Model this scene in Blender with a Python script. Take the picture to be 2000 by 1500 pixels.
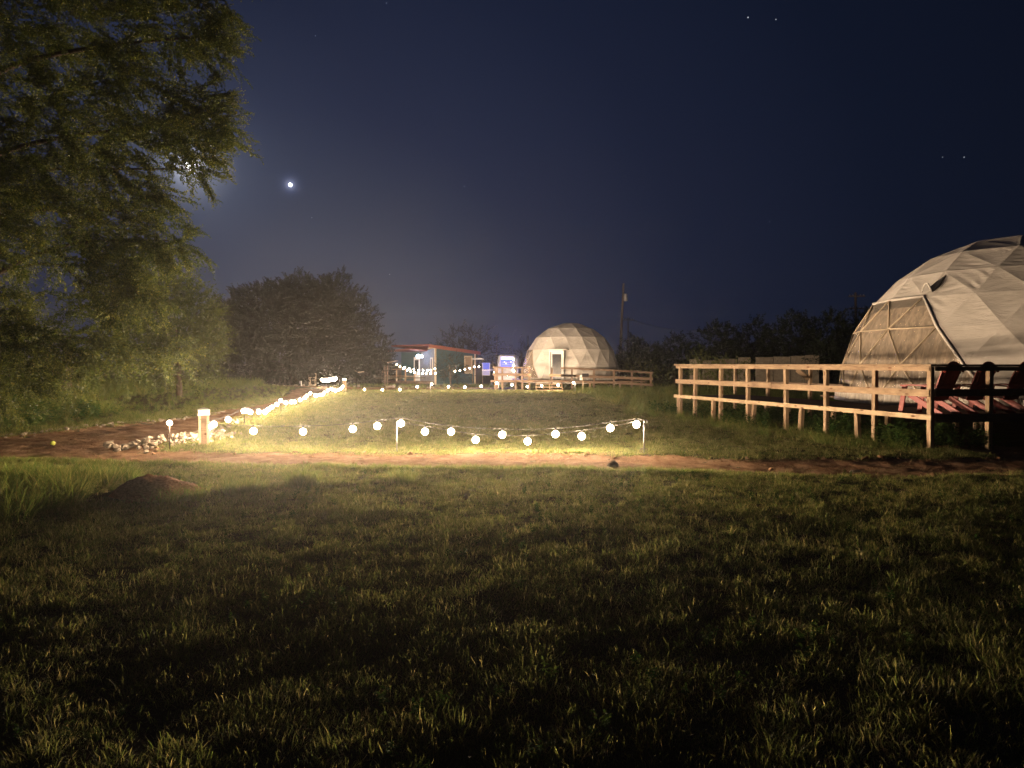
import bpy, bmesh, math, random
import numpy as np
from mathutils import Vector, Matrix, noise as mnoise

random.seed(7)
RNG = np.random.default_rng(11)
for o in list(bpy.data.objects):
    bpy.data.objects.remove(o)
SC = bpy.context.scene
COL = SC.collection
R = math.radians

# ------------------------------------------------------------------ camera
FPX, CAMZ, HOR = 1387.0, 1.65, 711.0          # focal length and horizon on the 2000 px wide photograph
PITCH = math.atan((750 - HOR) / FPX)
cd = bpy.data.cameras.new('camera')
cd.sensor_width = 36.0
cd.lens = 36.0 * FPX / 2000.0
cd.clip_start, cd.clip_end = 0.05, 20000
cam = bpy.data.objects.new('camera', cd)
COL.objects.link(cam)
cam.location = (0, 0, CAMZ)
cam.rotation_euler = (math.pi / 2 - PITCH, 0, 0)
SC.camera = cam


def ray(px, py):
    a, b = (px - 1000) / FPX, -(py - 750) / FPX
    c, s = math.cos(PITCH), math.sin(PITCH)
    return Vector((a, c + s * b, -s + c * b))


def P(px, py, Y):                               # the place at depth Y seen at a point of the photograph
    d = ray(px, py)
    return Vector((d.x / d.y * Y, Y, CAMZ + d.z / d.y * Y))


def G(px, py, z=0.0):                           # the place on level ground seen at a point of the photograph
    d = ray(px, py)
    t = (z - CAMZ) / d.z
    return Vector((d.x * t, d.y * t, z))


# ------------------------------------------------------------------ sky, moonlight, exposure
MOON = ray(371, 322).normalized()
PLANET = ray(567, 361).normalized()
GLOW = ray(640, 690).normalized()
W = bpy.data.worlds.new('World')
SC.world = W
W.use_nodes = True
nt = W.node_tree
nt.nodes.clear()
nd = nt.nodes.new
lk = nt.links.new
wo = nd('ShaderNodeOutputWorld')
tc = nd('ShaderNodeTexCoord')
vn = nd('ShaderNodeVectorMath'); vn.operation = 'NORMALIZE'
lk(tc.outputs['Generated'], vn.inputs[0])


def w_angle(v, k=1.0):
    d = nd('ShaderNodeVectorMath'); d.operation = 'DOT_PRODUCT'
    lk(vn.outputs[0], d.inputs[0]); d.inputs[1].default_value = v
    c = nd('ShaderNodeClamp'); c.inputs['Min'].default_value = -1; c.inputs['Max'].default_value = 1
    lk(d.outputs['Value'], c.inputs['Value'])
    m = nd('ShaderNodeMath'); m.operation = 'ARCCOSINE'; lk(c.outputs[0], m.inputs[0])
    q = nd('ShaderNodeMath'); q.operation = 'DIVIDE'; lk(m.outputs[0], q.inputs[0]); q.inputs[1].default_value = math.pi / k
    return q.outputs[0]


def w_ramp(src, stops, interp='EASE'):
    r = nd('ShaderNodeValToRGB'); r.color_ramp.interpolation = interp
    el = r.color_ramp.elements
    while len(el) < len(stops): el.new(0.5)
    for e, (p, c) in zip(el, stops):
        e.position = p; e.color = (*c, 1)
    lk(src, r.inputs[0])
    return r.outputs[0]


def w_add(a, b):
    m = nd('ShaderNodeMix'); m.data_type = 'RGBA'; m.blend_type = 'ADD'; m.inputs['Factor'].default_value = 1
    lk(a, m.inputs[6]); lk(b, m.inputs[7])
    return m.outputs[2]


# light of the town and the moon in the low haze ahead, fading to a deep night blue
glow = w_ramp(w_angle(GLOW), [(0.0, (.054, .060, .086)), (0.045, (.038, .048, .084)), (0.10, (.0150, .0215, .052)),
                              (0.165, (.0062, .0105, .030)), (0.24, (.0020, .0047, .0155)), (0.34, (.0005, .0015, .0055)),
                              (1.0, (.0004, .001, .0034))], 'LINEAR')
aure = w_ramp(w_angle(MOON, 13), [(0.0, (2.4, 2.4, 2.5)), (0.030, (1.15, 1.18, 1.3)), (0.060, (.40, .42, .50)), (0.12, (.105, .117, .150)),
                                  (0.25, (.021, .025, .036)), (0.52, (.005, .0068, .011)), (1.0, (0, 0, 0))], 'B_SPLINE')
paur = w_ramp(w_angle(PLANET, 150), [(0.0, (.8, .83, 1.0)), (0.10, (.32, .34, .50)), (0.22, (.11, .12, .2)), (0.40, (.030, .034, .062)), (0.65, (.007, .008, .016)), (1.0, (0.0, 0.0, 0.0))], 'B_SPLINE')
sky = nd('ShaderNodeTexSky'); sky.sky_type = 'NISHITA'; sky.sun_disc = False
sky.sun_elevation = math.asin(MOON.z); sky.sun_rotation = math.atan2(MOON.x, MOON.y)
bg1 = nd('ShaderNodeBackground'); lk(sky.outputs[0], bg1.inputs[0]); bg1.inputs[1].default_value = 0.00018
bg2 = nd('ShaderNodeBackground'); lk(w_add(w_add(glow, aure), paur), bg2.inputs[0]); bg2.inputs[1].default_value = 0.80
ad = nd('ShaderNodeAddShader'); lk(bg1.outputs[0], ad.inputs[0]); lk(bg2.outputs[0], ad.inputs[1])
lk(ad.outputs[0], wo.inputs[0])

sl = bpy.data.lights.new('moonlight', 'SUN')
sl.energy = 0.006; sl.angle = R(0.5); sl.color = (.85, .9, 1.0)
so = bpy.data.objects.new('moonlight', sl); COL.objects.link(so)
so.rotation_euler = MOON.to_track_quat('Z', 'Y').to_euler()

SC.view_settings.view_transform = 'Standard'
SC.view_settings.look = 'None'
SC.view_settings.gamma = 1.0
SC.view_settings.use_curve_mapping = False
SC.view_settings.exposure = 0.22
SC.render.engine = 'CYCLES'
cy = SC.cycles
cy.use_denoising = True
cy.use_light_tree = True
cy.max_bounces = 5; cy.diffuse_bounces = 2; cy.glossy_bounces = 2; cy.transmission_bounces = 3
cy.transparent_max_bounces = 12; cy.volume_bounces = 0
cy.sample_clamp_indirect = 0.25; cy.sample_clamp_direct = 14.0
cy.caustics_reflective = False; cy.caustics_refractive = False
cy.use_adaptive_sampling = True; cy.adaptive_threshold = 0.015

BULB_W = 62.0                                     # a warm festoon bulb
WARM = (1.0, .73, .48)
HAZE_D = 0.0010
CARRY = 0.33


# ------------------------------------------------------------------ object helpers
def link(name, me, parent=None, loc=None):
    o = bpy.data.objects.new(name, me)
    COL.objects.link(o)
    if loc is not None: o.location = loc
    if parent is not None: o.parent = parent
    return o


def tag(o, label=None, cat=None, group=None, kind=None):
    if label: o['label'] = label
    if cat: o['category'] = cat
    if group: o['group'] = group
    if kind: o['kind'] = kind
    return o


def thing(name, loc, label, cat, rz=0, group=None):
    o = bpy.data.objects.new(name, None)
    o.empty_display_size = .1
    COL.objects.link(o)
    o.location = loc; o.rotation_euler = (0, 0, rz)
    return tag(o, label, cat, group)


def kids(o):
    return [c for c in bpy.data.objects if c.parent == o]


def copy_tree(o, parent=None, cache=None):
    ch = kids(o)
    c = o.copy(); COL.objects.link(c); c.parent = parent
    for k in ch: copy_tree(k, c)
    return c


def bm_mesh(name, bm, mat, smooth=False):
    me = bpy.data.meshes.new(name)
    bm.to_mesh(me); bm.free()
    if mat: me.materials.append(mat)
    if smooth: me.polygons.foreach_set('use_smooth', [True] * len(me.polygons))
    return me


def arr_mesh(name, V, F, mat, smooth=False, attrs=None):
    """V (n,3), F (m,k) with one k"""
    me = bpy.data.meshes.new(name)
    V = np.asarray(V, np.float32); F = np.asarray(F, np.int32)
    k = F.shape[1]
    me.vertices.add(len(V)); me.vertices.foreach_set('co', V.ravel())
    me.loops.add(F.size); me.loops.foreach_set('vertex_index', F.ravel())
    me.polygons.add(len(F)); me.polygons.foreach_set('loop_start', np.arange(0, F.size, k, dtype=np.int32))
    if smooth: me.polygons.foreach_set('use_smooth', np.ones(len(F), bool))
    for an, (dom, vals) in (attrs or {}).items():
        a = me.attributes.new(an, 'FLOAT', dom)
        a.data.foreach_set('value', np.asarray(vals, np.float32))
    me.update(calc_edges=True)
    if mat: me.materials.append(mat)
    return me


def add_box(bm, lo, hi, bev=0.0):
    vs = [bm.verts.new((x, y, z)) for x in (lo[0], hi[0]) for y in (lo[1], hi[1]) for z in (lo[2], hi[2])]
    fs = []
    for q in ((0, 1, 3, 2), (4, 6, 7, 5), (0, 4, 5, 1), (2, 3, 7, 6), (0, 2, 6, 4), (1, 5, 7, 3)):
        fs.append(bm.faces.new([vs[i] for i in q]))
    if bev:
        es = list({e for f in fs for e in f.edges})
        bmesh.ops.bevel(bm, geom=es, offset=bev, segments=1, affect='EDGES')


def box_mesh(name, lo, hi, mat, bev=0.0):
    bm = bmesh.new(); add_box(bm, lo, hi, bev)
    return bm_mesh(name, bm, mat)


def plank(name, p0, p1, w, t, mat, parent=None, up=(0, 0, 1), bev=0.005, jitter=0.0):
    """a sawn board from p0 to p1: w along 'up', t across it; origin at its middle"""
    p0, p1 = Vector(p0), Vector(p1)
    ax = (p1 - p0); L = ax.length; ax.normalize()
    u = Vector(up); u = (u - ax * u.dot(ax)).normalized()
    s = ax.cross(u)
    bm = bmesh.new(); add_box(bm, (-L / 2, -t / 2, -w / 2), (L / 2, t / 2, w / 2), bev)
    me = bm_mesh(name, bm, mat)
    o = link(name, me, parent)
    M = Matrix((ax, s, u)).transposed().to_4x4()
    if jitter:
        M = M @ Matrix.Rotation(random.uniform(-jitter, jitter), 4, 'X')
    M.translation = (p0 + p1) / 2
    if parent is not None:
        M = parent.matrix_basis.inverted() @ M
    o.matrix_basis = M
    return o


def tube_arrays(pts, rad, n=8, cap=True):
    pts = [Vector(p) for p in pts]
    if not hasattr(rad, '__len__'): rad = [rad] * len(pts)
    V, F = [], []
    prev = None
    for i, p in enumerate(pts):
        d = (pts[min(i + 1, len(pts) - 1)] - pts[max(i - 1, 0)]).normalized()
        if prev is None:
            a = Vector((0, 0, 1)) if abs(d.z) < .9 else Vector((1, 0, 0))
            u = d.cross(a).normalized()
        else:
            u = (prev - d * prev.dot(d)).normalized()
        prev = u
        v = d.cross(u)
        for k in range(n):
            a = 2 * math.pi * k / n
            V.append(p + (u * math.cos(a) + v * math.sin(a)) * rad[i])
    for i in range(len(pts) - 1):
        for k in range(n):
            a, b = i * n + k, i * n + (k + 1) % n
            F.append((a, b, b + n, a + n))
    return V, F


def tube(name, pts, rad, mat, parent=None, n=8, smooth=True):
    V, F = tube_arrays(pts, rad, n)
    bm = bmesh.new()
    vs = [bm.verts.new(v) for v in V]
    for f in F: bm.faces.new([vs[i] for i in f])
    bm.faces.new(vs[:n][::-1]); bm.faces.new(vs[-n:])
    return link(name, bm_mesh(name, bm, mat, smooth), parent)


def lathe_bm(bm, prof, n=16, c=(0, 0, 0)):
    rings = []
    for r, z in prof:
        rings.append([bm.verts.new((c[0] + r * math.cos(2 * math.pi * k / n), c[1] + r * math.sin(2 * math.pi * k / n), c[2] + z)) for k in range(n)])
    for a, b in zip(rings, rings[1:]):
        for k in range(n):
            bm.faces.new((a[k], a[(k + 1) % n], b[(k + 1) % n], b[k]))
    bm.faces.new(rings[0][::-1]); bm.faces.new(rings[-1])


def lathe(name, prof, mat, parent=None, n=16, loc=None, smooth=False):
    bm = bmesh.new(); lathe_bm(bm, prof, n)
    return link(name, bm_mesh(name, bm, mat, smooth), parent, loc)


# ------------------------------------------------------------------ materials
def new_mat(name):
    m = bpy.data.materials.new(name); m.use_nodes = True
    t = m.node_tree; t.nodes.clear()
    out = t.nodes.new('ShaderNodeOutputMaterial')
    return m, t, out


def ramp_node(t, src, stops, interp='LINEAR'):
    r = t.nodes.new('ShaderNodeValToRGB'); r.color_ramp.interpolation = interp
    el = r.color_ramp.elements
    while len(el) < len(stops): el.new(.5)
    for e, (p, c) in zip(el, stops):
        e.position = p; e.color = (*c, 1)
    t.links.new(src, r.inputs[0])
    return r.outputs[0]


def noise_node(t, vec, scale, detail=4, rough=.6, dist=0):
    n = t.nodes.new('ShaderNodeTexNoise')
    n.inputs['Scale'].default_value = scale; n.inputs['Detail'].default_value = detail
    n.inputs['Roughness'].default_value = rough; n.inputs['Distortion'].default_value = dist
    if vec is not None: t.links.new(vec, n.inputs['Vector'])
    return n.outputs['Fac']


def coord(t, kind='Object', scale=(1, 1, 1), rnd=True):
    c = t.nodes.new('ShaderNodeTexCoord')
    m = t.nodes.new('ShaderNodeMapping'); m.inputs['Scale'].default_value = scale
    t.links.new(c.outputs[kind], m.inputs[0])
    if rnd:
        oi = t.nodes.new('ShaderNodeObjectInfo')
        mu = t.nodes.new('ShaderNodeMath'); mu.operation = 'MULTIPLY'; mu.inputs[1].default_value = 37.0
        t.links.new(oi.outputs['Random'], mu.inputs[0])
        cb = t.nodes.new('ShaderNodeCombineXYZ')
        for i in range(3): t.links.new(mu.outputs[0], cb.inputs[i])
        t.links.new(cb.outputs[0], m.inputs['Location'])
    return m.outputs[0]


def bump(t, src, strength, dist):
    b = t.nodes.new('ShaderNodeBump')
    b.inputs['Strength'].default_value = strength; b.inputs['Distance'].default_value = dist
    t.links.new(src, b.inputs['Height'])
    return b.outputs[0]


def surf(name, stops, scale=(6, 6, 6), nscale=1.0, rough=.8, bs=.3, bd=.01, detail=6, metal=0.0, spec=.3, space='Object', fine=None):
    """a principled surface: noise-driven colour between stops, matching relief"""
    m, t, out = new_mat(name)
    v = coord(t, space, scale)
    f = noise_node(t, v, nscale, detail, .62)
    p = t.nodes.new('ShaderNodeBsdfPrincipled')
    t.links.new(ramp_node(t, f, stops), p.inputs['Base Color'])
    p.inputs['Roughness'].default_value = rough; p.inputs['Metallic'].default_value = metal
    p.inputs['Specular IOR Level'].default_value = spec
    if bs:
        src = f if fine is None else noise_node(t, v, fine, 4, .6)
        t.links.new(bump(t, src, bs, bd), p.inputs['Normal'])
    t.links.new(p.outputs[0], out.inputs[0])
    return m


def leafy(name, stops, rand='attr', trans=.35, rough=.6, spec=.12):
    """leaf or blade: diffuse with some light let through; colour picked per leaf or per tuft"""
    m, t, out = new_mat(name)
    if rand == 'attr':
        a = t.nodes.new('ShaderNodeAttribute'); a.attribute_name = 'tone'; src = a.outputs['Fac']
    else:
        a = t.nodes.new('ShaderNodeObjectInfo')
        b = t.nodes.new('ShaderNodeAttribute'); b.attribute_name = 'tone'
        x = t.nodes.new('ShaderNodeMath'); x.operation = 'MULTIPLY'; x.inputs[1].default_value = .5
        t.links.new(a.outputs['Random'], x.inputs[0])
        y = t.nodes.new('ShaderNodeMath'); y.operation = 'MULTIPLY_ADD'; y.inputs[1].default_value = .5
        t.links.new(b.outputs['Fac'], y.inputs[0]); t.links.new(x.outputs[0], y.inputs[2])
        src = y.outputs[0]
    col = ramp_node(t, src, stops)
    p = t.nodes.new('ShaderNodeBsdfPrincipled')
    p.inputs['Roughness'].default_value = rough; p.inputs['Specular IOR Level'].default_value = spec
    t.links.new(col, p.inputs['Base Color'])
    tr = t.nodes.new('ShaderNodeBsdfTranslucent')
    gm = t.nodes.new('ShaderNodeMix'); gm.data_type = 'RGBA'; gm.blend_type = 'MULTIPLY'; gm.inputs['Factor'].default_value = 1
    t.links.new(col, gm.inputs[6]); gm.inputs[7].default_value = (1.9, 1.9, 1.3, 1); gm.clamp_result = False
    t.links.new(gm.outputs[2], tr.inputs[0])
    mx = t.nodes.new('ShaderNodeMixShader'); mx.inputs[0].default_value = trans
    t.links.new(p.outputs[0], mx.inputs[1]); t.links.new(tr.outputs[0], mx.inputs[2])
    t.links.new(mx.outputs[0], out.inputs[0])
    return m


def emit(name, col, strength, clear=False):
    m, t, out = new_mat(name)
    e = t.nodes.new('ShaderNodeEmission'); e.inputs[0].default_value = (*col, 1); e.inputs[1].default_value = strength
    if clear:                                      # thin glowing globe: the lamp inside shines through it
        tr = t.nodes.new('ShaderNodeBsdfTransparent')
        a = t.nodes.new('ShaderNodeAddShader')
        t.links.new(tr.outputs[0], a.inputs[0]); t.links.new(e.outputs[0], a.inputs[1])
        t.links.new(a.outputs[0], out.inputs[0])
        m.cycles.emission_sampling = 'NONE'
    else:
        t.links.new(e.outputs[0], out.inputs[0])
    return m


def wood_mat(name, c0, c1, knot=(.16, .07, .03)):
    m, t, out = new_mat(name)
    v = coord(t, 'Object', (1.2, 22, 22))
    f = noise_node(t, v, 1.6, 6, .6, .6)
    col = ramp_node(t, f, [(.3, c0), (.7, c1)])
    v2 = coord(t, 'Object', (3.2, 9, 9))
    vo = t.nodes.new('ShaderNodeTexVoronoi'); vo.inputs['Scale'].default_value = .9
    t.links.new(v2, vo.inputs['Vector'])
    k = ramp_node(t, vo.outputs['Distance'], [(.09, (1, 1, 1)), (.20, (0, 0, 0))])
    mx = t.nodes.new('ShaderNodeMix'); mx.data_type = 'RGBA'
    t.links.new(k, mx.inputs['Factor']); t.links.new(col, mx.inputs[6]); mx.inputs[7].default_value = (*knot, 1)
    # weather stains along the board
    f3 = noise_node(t, coord(t, 'Object', (.9, 2, 2)), 2.2, 5, .65)
    st = ramp_node(t, f3, [(.38, (1, 1, 1)), (.72, (.46, .42, .40))])
    mm = t.nodes.new('ShaderNodeMix'); mm.data_type = 'RGBA'; mm.blend_type = 'MULTIPLY'; mm.inputs['Factor'].default_value = 1
    t.links.new(mx.outputs[2], mm.inputs[6]); t.links.new(st, mm.inputs[7])
    p = t.nodes.new('ShaderNodeBsdfPrincipled'); p.inputs['Roughness'].default_value = .75; p.inputs['Specular IOR Level'].default_value = .25
    t.links.new(mm.outputs[2], p.inputs['Base Color'])
    t.links.new(bump(t, f, .4, .004), p.inputs['Normal'])
    t.links.new(p.outputs[0], out.inputs[0])
    return m


M = {}
M['soil'] = surf('soil', [(.3, (.055, .042, .022)), (.55, (.115, .092, .048)), (.75, (.175, .142, .078))], (3, 3, 3), 1.3, .95, .8, .03, 8, spec=.05, space='Object', fine=9)
M['dirt'] = surf('red_dirt', [(.28, (.12, .060, .031)), (.5, (.26, .145, .080)), (.72, (.41, .27, .165))], (1, 1, 1), 2.6, .95, 1.0, .05, 10, spec=.05, fine=16)
M['mound'] = surf('granular_soil', [(.3, (.12, .055, .025)), (.6, (.34, .17, .085)), (.8, (.48, .27, .14))], (1, 1, 1), 34, .95, 1.0, .03, 5, spec=.05, fine=38)
M['grass'] = leafy('lawn_blades', [(.0, (.055, .082, .024)), (.3, (.11, .142, .042)), (.55, (.19, .19, .075)), (.8, (.30, .245, .125)), (1, (.42, .33, .18))], 'inst', .5)
M['tallgrass'] = leafy('tall_blades', [(.0, (.05, .085, .022)), (.5, (.115, .15, .042)), (1, (.28, .23, .10))], 'inst', .5)
M['weed'] = leafy('weed_leaf', [(.0, (.025, .06, .016)), (.6, (.06, .10, .028)), (1, (.10, .12, .04))], 'inst', .3, rough=.9, spec=.02)
M['leaf_elm'] = leafy('elm_leaf', [(.0, (.015, .026, .005)), (.5, (.052, .070, .013)), (.85, (.15, .152, .034)), (1, (.30, .24, .055))], 'attr', .35, spec=.35)
M['leaf_bush'] = leafy('bush_leaf', [(.0, (.030, .042, .011)), (.6, (.058, .068, .020)), (1, (.10, .10, .036))], 'attr', .3)
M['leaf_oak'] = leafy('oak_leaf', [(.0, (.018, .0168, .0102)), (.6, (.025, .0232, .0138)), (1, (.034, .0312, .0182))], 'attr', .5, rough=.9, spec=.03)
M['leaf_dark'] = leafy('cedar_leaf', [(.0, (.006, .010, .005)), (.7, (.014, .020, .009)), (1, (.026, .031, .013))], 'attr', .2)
M['bark'] = surf('bark', [(.3, (.035, .026, .018)), (.7, (.12, .09, .065))], (9, 9, 2.2), 1.0, .95, 1, .03, 7, spec=.05)
M['wood'] = wood_mat('pine_lumber', (.32, .215, .13), (.46, .335, .215))
M['wood_pale'] = wood_mat('pale_lumber', (.50, .37, .22), (.62, .48, .31))
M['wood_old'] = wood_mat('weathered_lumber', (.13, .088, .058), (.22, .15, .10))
M['rock'] = surf('limestone', [(.25, (.15, .10, .066)), (.5, (.31, .25, .18)), (.75, (.46, .40, .31))], (1, 1, 1), 7, .9, .7, .02, 8, spec=.1)
M['metal'] = surf('galvanised_steel', [(.3, (.25, .24, .23)), (.7, (.42, .40, .38))], (8, 8, 8), 2, .42, .1, .002, 3, metal=.85, spec=.5)
M['rust'] = surf('dark_iron', [(.3, (.035, .025, .02)), (.7, (.10, .07, .05))], (8, 8, 8), 3, .6, .3, .002, 4, metal=.5)
M['cord'] = surf('rubber_cord', [(.3, (.05, .045, .04)), (.7, (.09, .08, .07))], (9, 9, 9), 4, .6, 0, 0, 2)
M['socket'] = surf('black_socket', [(.3, (.03, .03, .03)), (.7, (.06, .055, .05))], (9, 9, 9), 4, .5, 0, 0, 2)
M['white'] = surf('white_paint', [(.3, (.66, .64, .6)), (.7, (.8, .78, .74))], (6, 6, 6), 2, .5, .1, .002, 4)
M['red'] = surf('red_plastic', [(.3, (.22, .024, .016)), (.7, (.30, .040, .028))], (5, 5, 5), 2, .45, .1, .002, 4, spec=.4)
M['pole'] = surf('utility_pole_wood', [(.3, (.07, .055, .045)), (.7, (.16, .13, .105))], (9, 9, .8), 1.0, .9, .4, .01, 5)
M['black'] = surf('black_steel', [(.3, (.012, .012, .012)), (.7, (.03, .03, .03))], (6, 6, 6), 2, .5, 0, 0, 2)
M['teal'] = surf('teal_siding', [(.3, (.018, .052, .062)), (.7, (.032, .082, .095))], (.6, .6, 9), 1.6, .75, .5, .02, 4)
M['roofred'] = surf('red_roof_edge', [(.3, (.17, .04, .024)), (.7, (.26, .066, .038))], (4, 4, 4), 2, .6, .2, .01, 4)
M['cream'] = surf('cream_trim', [(.3, (.48, .38, .26)), (.7, (.62, .5, .36))], (5, 5, 5), 2, .7, .2, .005, 4)
M['stone'] = surf('pale_masonry', [(.3, (.09, .085, .08)), (.7, (.2, .19, .18))], (3, 3, 3), 3, .9, .6, .03, 6)
M['glassdark'] = surf('dark_glass', [(.3, (.02, .022, .025)), (.7, (.05, .05, .05))], (3, 3, 3), 2, .12, 0, 0, 2, spec=.6)
M['blind'] = surf('window_blind', [(.3, (.30, .22, .15)), (.7, (.40, .30, .2))], (1, 1, 30), 1, .8, .2, .005, 2)
M['ball'] = surf('tennis_felt', [(.3, (.42, .47, .06)), (.7, (.58, .62, .12))], (40, 40, 40), 2, .95, .6, .004, 4)
M['silver'] = surf('trailer_aluminium', [(.3, (.20, .195, .21)), (.7, (.30, .29, .31))], (3, 3, 3), 2, .45, .1, .005, 4, metal=.4)
M['bluelit'] = surf('blue_light_tone', [(.3, (.05, .08, .42)), (.7, (.08, .13, .58))], (5, 5, 5), 2, .6, .1, .005, 4)  # blue lamplight on the hatch wall and crates, put into the base colour
M['wall_panel'] = surf('lit_panel_tone', [(.3, (.10, .085, .065)), (.7, (.22, .185, .145))], (2, 2, 2), 3, .9, .5, .02, 6)
M['concrete'] = surf('concrete', [(.3, (.20, .17, .14)), (.7, (.36, .32, .27))], (2, 2, 2), 3, .9, .5, .02, 6)


def canvas_mat():
    m, t, out = new_mat('dome_canvas')
    v = coord(t, 'Object', (1, 1, 1), rnd=False)
    a = noise_node(t, v, 1.1, 5, .6)
    oi = t.nodes.new('ShaderNodeObjectInfo')
    c1 = ramp_node(t, a, [(.25, (.50, .46, .41)), (.5, (.67, .62, .56)), (.8, (.75, .70, .64))])
    c2 = ramp_node(t, oi.outputs['Random'], [(0, (.84, .84, .84)), (1, (1, 1, 1))])
    mm = t.nodes.new('ShaderNodeMix'); mm.data_type = 'RGBA'; mm.blend_type = 'MULTIPLY'; mm.inputs['Factor'].default_value = 1
    t.links.new(c1, mm.inputs[6]); t.links.new(c2, mm.inputs[7])
    p = t.nodes.new('ShaderNodeBsdfPrincipled'); p.inputs['Roughness'].default_value = .75; p.inputs['Specular IOR Level'].default_value = .2
    t.links.new(mm.outputs[2], p.inputs['Base Color'])
    f = noise_node(t, coord(t, 'Object', (2.2, 2.2, 9)), 1.0, 6, .65, 1.2)
    t.links.new(bump(t, f, .35, .05), p.inputs['Normal'])
    t.links.new(p.outputs[0], out.inputs[0])
    return m


M['canvas'] = canvas_mat()
M['skirt'] = surf('crinkled_plastic', [(.3, (.34, .29, .24)), (.7, (.58, .52, .45))], (7, 7, 1.2), 2.2, .28, 1, .06, 6, spec=.6)
M['domeblack'] = surf('dome_black', [(.3, (.012, .012, .014)), (.7, (.03, .03, .032))], (3, 3, 3), 2, .7, .2, .01, 3)  # plain black for the cap panels and the vent patch
M['curtain'] = surf('curtain_cloth', [(.38, (.34, .29, .235)), (.5, (.50, .43, .35)), (.62, (.68, .60, .50))], (5, 5, .05), 2.4, .9, .3, .03, 5, spec=.05)  # fold shade painted in as vertical light and dark streaks


def vinyl_mat():
    m, t, out = new_mat('clear_vinyl')
    tr = t.nodes.new('ShaderNodeBsdfTransparent'); tr.inputs[0].default_value = (.86, .80, .72, 1)
    gl = t.nodes.new('ShaderNodeBsdfGlossy'); gl.inputs['Roughness'].default_value = .16; gl.inputs[0].default_value = (.9, .9, .9, 1)
    df = t.nodes.new('ShaderNodeBsdfDiffuse'); df.inputs[0].default_value = (.52, .46, .39, 1)
    n = noise_node(t, coord(t, 'Object', (3, 3, 2), rnd=False), 2.6, 5, .65, .8)
    b = bump(t, n, .5, .06); t.links.new(b, gl.inputs['Normal'])
    m1 = t.nodes.new('ShaderNodeMixShader'); m1.inputs[0].default_value = .30
    t.links.new(tr.outputs[0], m1.inputs[1]); t.links.new(df.outputs[0], m1.inputs[2])
    m2 = t.nodes.new('ShaderNodeMixShader'); m2.inputs[0].default_value = .07
    t.links.new(m1.outputs[0], m2.inputs[1]); t.links.new(gl.outputs[0], m2.inputs[2])
    t.links.new(m2.outputs[0], out.inputs[0])
    return m


M['vinyl'] = vinyl_mat()
M['globe'] = emit('bulb_glow', (1, .80, .58), 60, clear=True)
M['lampglow'] = emit('post_lamp_lens', (1, .80, .55), 14)
M['flood'] = emit('led_flood', (.60, .74, 1.0), 40)
M['trailerlight'] = emit('trailer_tube', (.34, .44, 1.0), 6)
M['moon'] = emit('moon_face', (1, 1, 1), 9)
M['star'] = emit('star_light', (.85, .9, 1), .55)
M['planet'] = emit('planet_light', (.9, .93, 1), 30)


# ------------------------------------------------------------------ the ground
def sm(a, b, x):
    t = np.clip((x - a) / (b - a), 0, 1)
    return t * t * (3 - 2 * t)


_OCT = [(RNG.uniform(-1, 1, 2), RNG.uniform(0, 6.28)) for _ in range(40)]


def wob(x, y, freq, n=7, seed=0):
    """cheap smooth noise, about -1..1"""
    s = 0
    for i in range(n):
        d, ph = _OCT[(i + seed * 5) % 40]
        k = freq * (0.6 + .9 * ((i * 7 + seed * 3) % 11) / 11)
        s = s + np.sin((x * d[0] + y * d[1]) / (abs(d[0]) + abs(d[1])) * k * 1.6 + ph + 1.7 * np.sin(y * k * .37 + ph * 2 + x * k * .21))
    return s / n * 1.6


LEFTROW = [(-6.2, 14.3), (-7.25, 19.2), (-7.95, 24.4), (-8.7, 30.5), (-10.1, 43.0)]


def rowx(y):
    ys = [p[1] for p in LEFTROW]; xs = [p[0] for p in LEFTROW]
    return np.interp(y, ys, xs)


def dirtness(x, y):
    """>0 inside the bare paths"""
    x = np.asarray(x, float); y = np.asarray(y, float)
    w = wob(x, y, 2.3, seed=1) * .20 + wob(x, y, 7, seed=2) * .12 + wob(x, y, 17, seed=14) * .05
    near = np.interp(x, [-20, -9, -5, 0, 4, 8, 16], [12.9, 12.35, 12.0, 11.15, 10.75, 10.7, 11.4])
    far = np.interp(x, [-20, -9.5, -7.4, -6.6, -4, 0, 3.4, 8, 16], [15.6, 15.4, 14.5, 13.35, 13.15, 12.9, 12.45, 12.3, 12.7])
    a = np.minimum(y - near, far - y) + w
    # track running back on the left of the light row
    lx = np.interp(y, [14, 15.7, 22, 30, 45], [-12.4, -11.4, -9.9, -10.3, -13.5])
    rx = np.interp(y, [14, 18.4, 24, 30, 45], [-7.2, -8.0, -8.7, -9.4, -10.9])
    b = np.minimum(np.minimum(x - lx, rx - x), np.minimum(y - 13.6, 47 - y)) + w
    # cross track at the far end
    c = np.minimum(np.minimum(y - 49.5, 53.5 - y), np.minimum(x + 27, -1 - x)) + w * 2
    # worn strip under the deck rail and to the right of it
    e = np.minimum(np.minimum(y - 12.0, 14.2 - y), x - 8.6) + w
    return np.maximum(np.maximum(a, b), np.maximum(c, e))


def gz(x, y):
    x = np.asarray(x, float); y = np.asarray(y, float)
    d = dirtness(x, y)
    z = (wob(x, y, 2.6, seed=3) * .011 + wob(x, y, 7.5, seed=17) * .011) * sm(30, 10, y) + wob(x, y, .7, seed=4) * .035
    z = z * (1 - .75 * sm(-.2, .3, d))
    z = z - .05 * sm(-.15, .25, d)
    z = z - .10 * sm(44, 50, y)                       # the lawn drops a little beyond its far edge
    z = z + .35 * sm(-11.5, -17, x) * sm(14, 20, y) * sm(60, 45, y)   # bank below the trees on the left
    z = z + .0012 * np.maximum(y - 60, 0)
    return z


def gzf(x, y):
    return float(gz(x, y))


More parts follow.
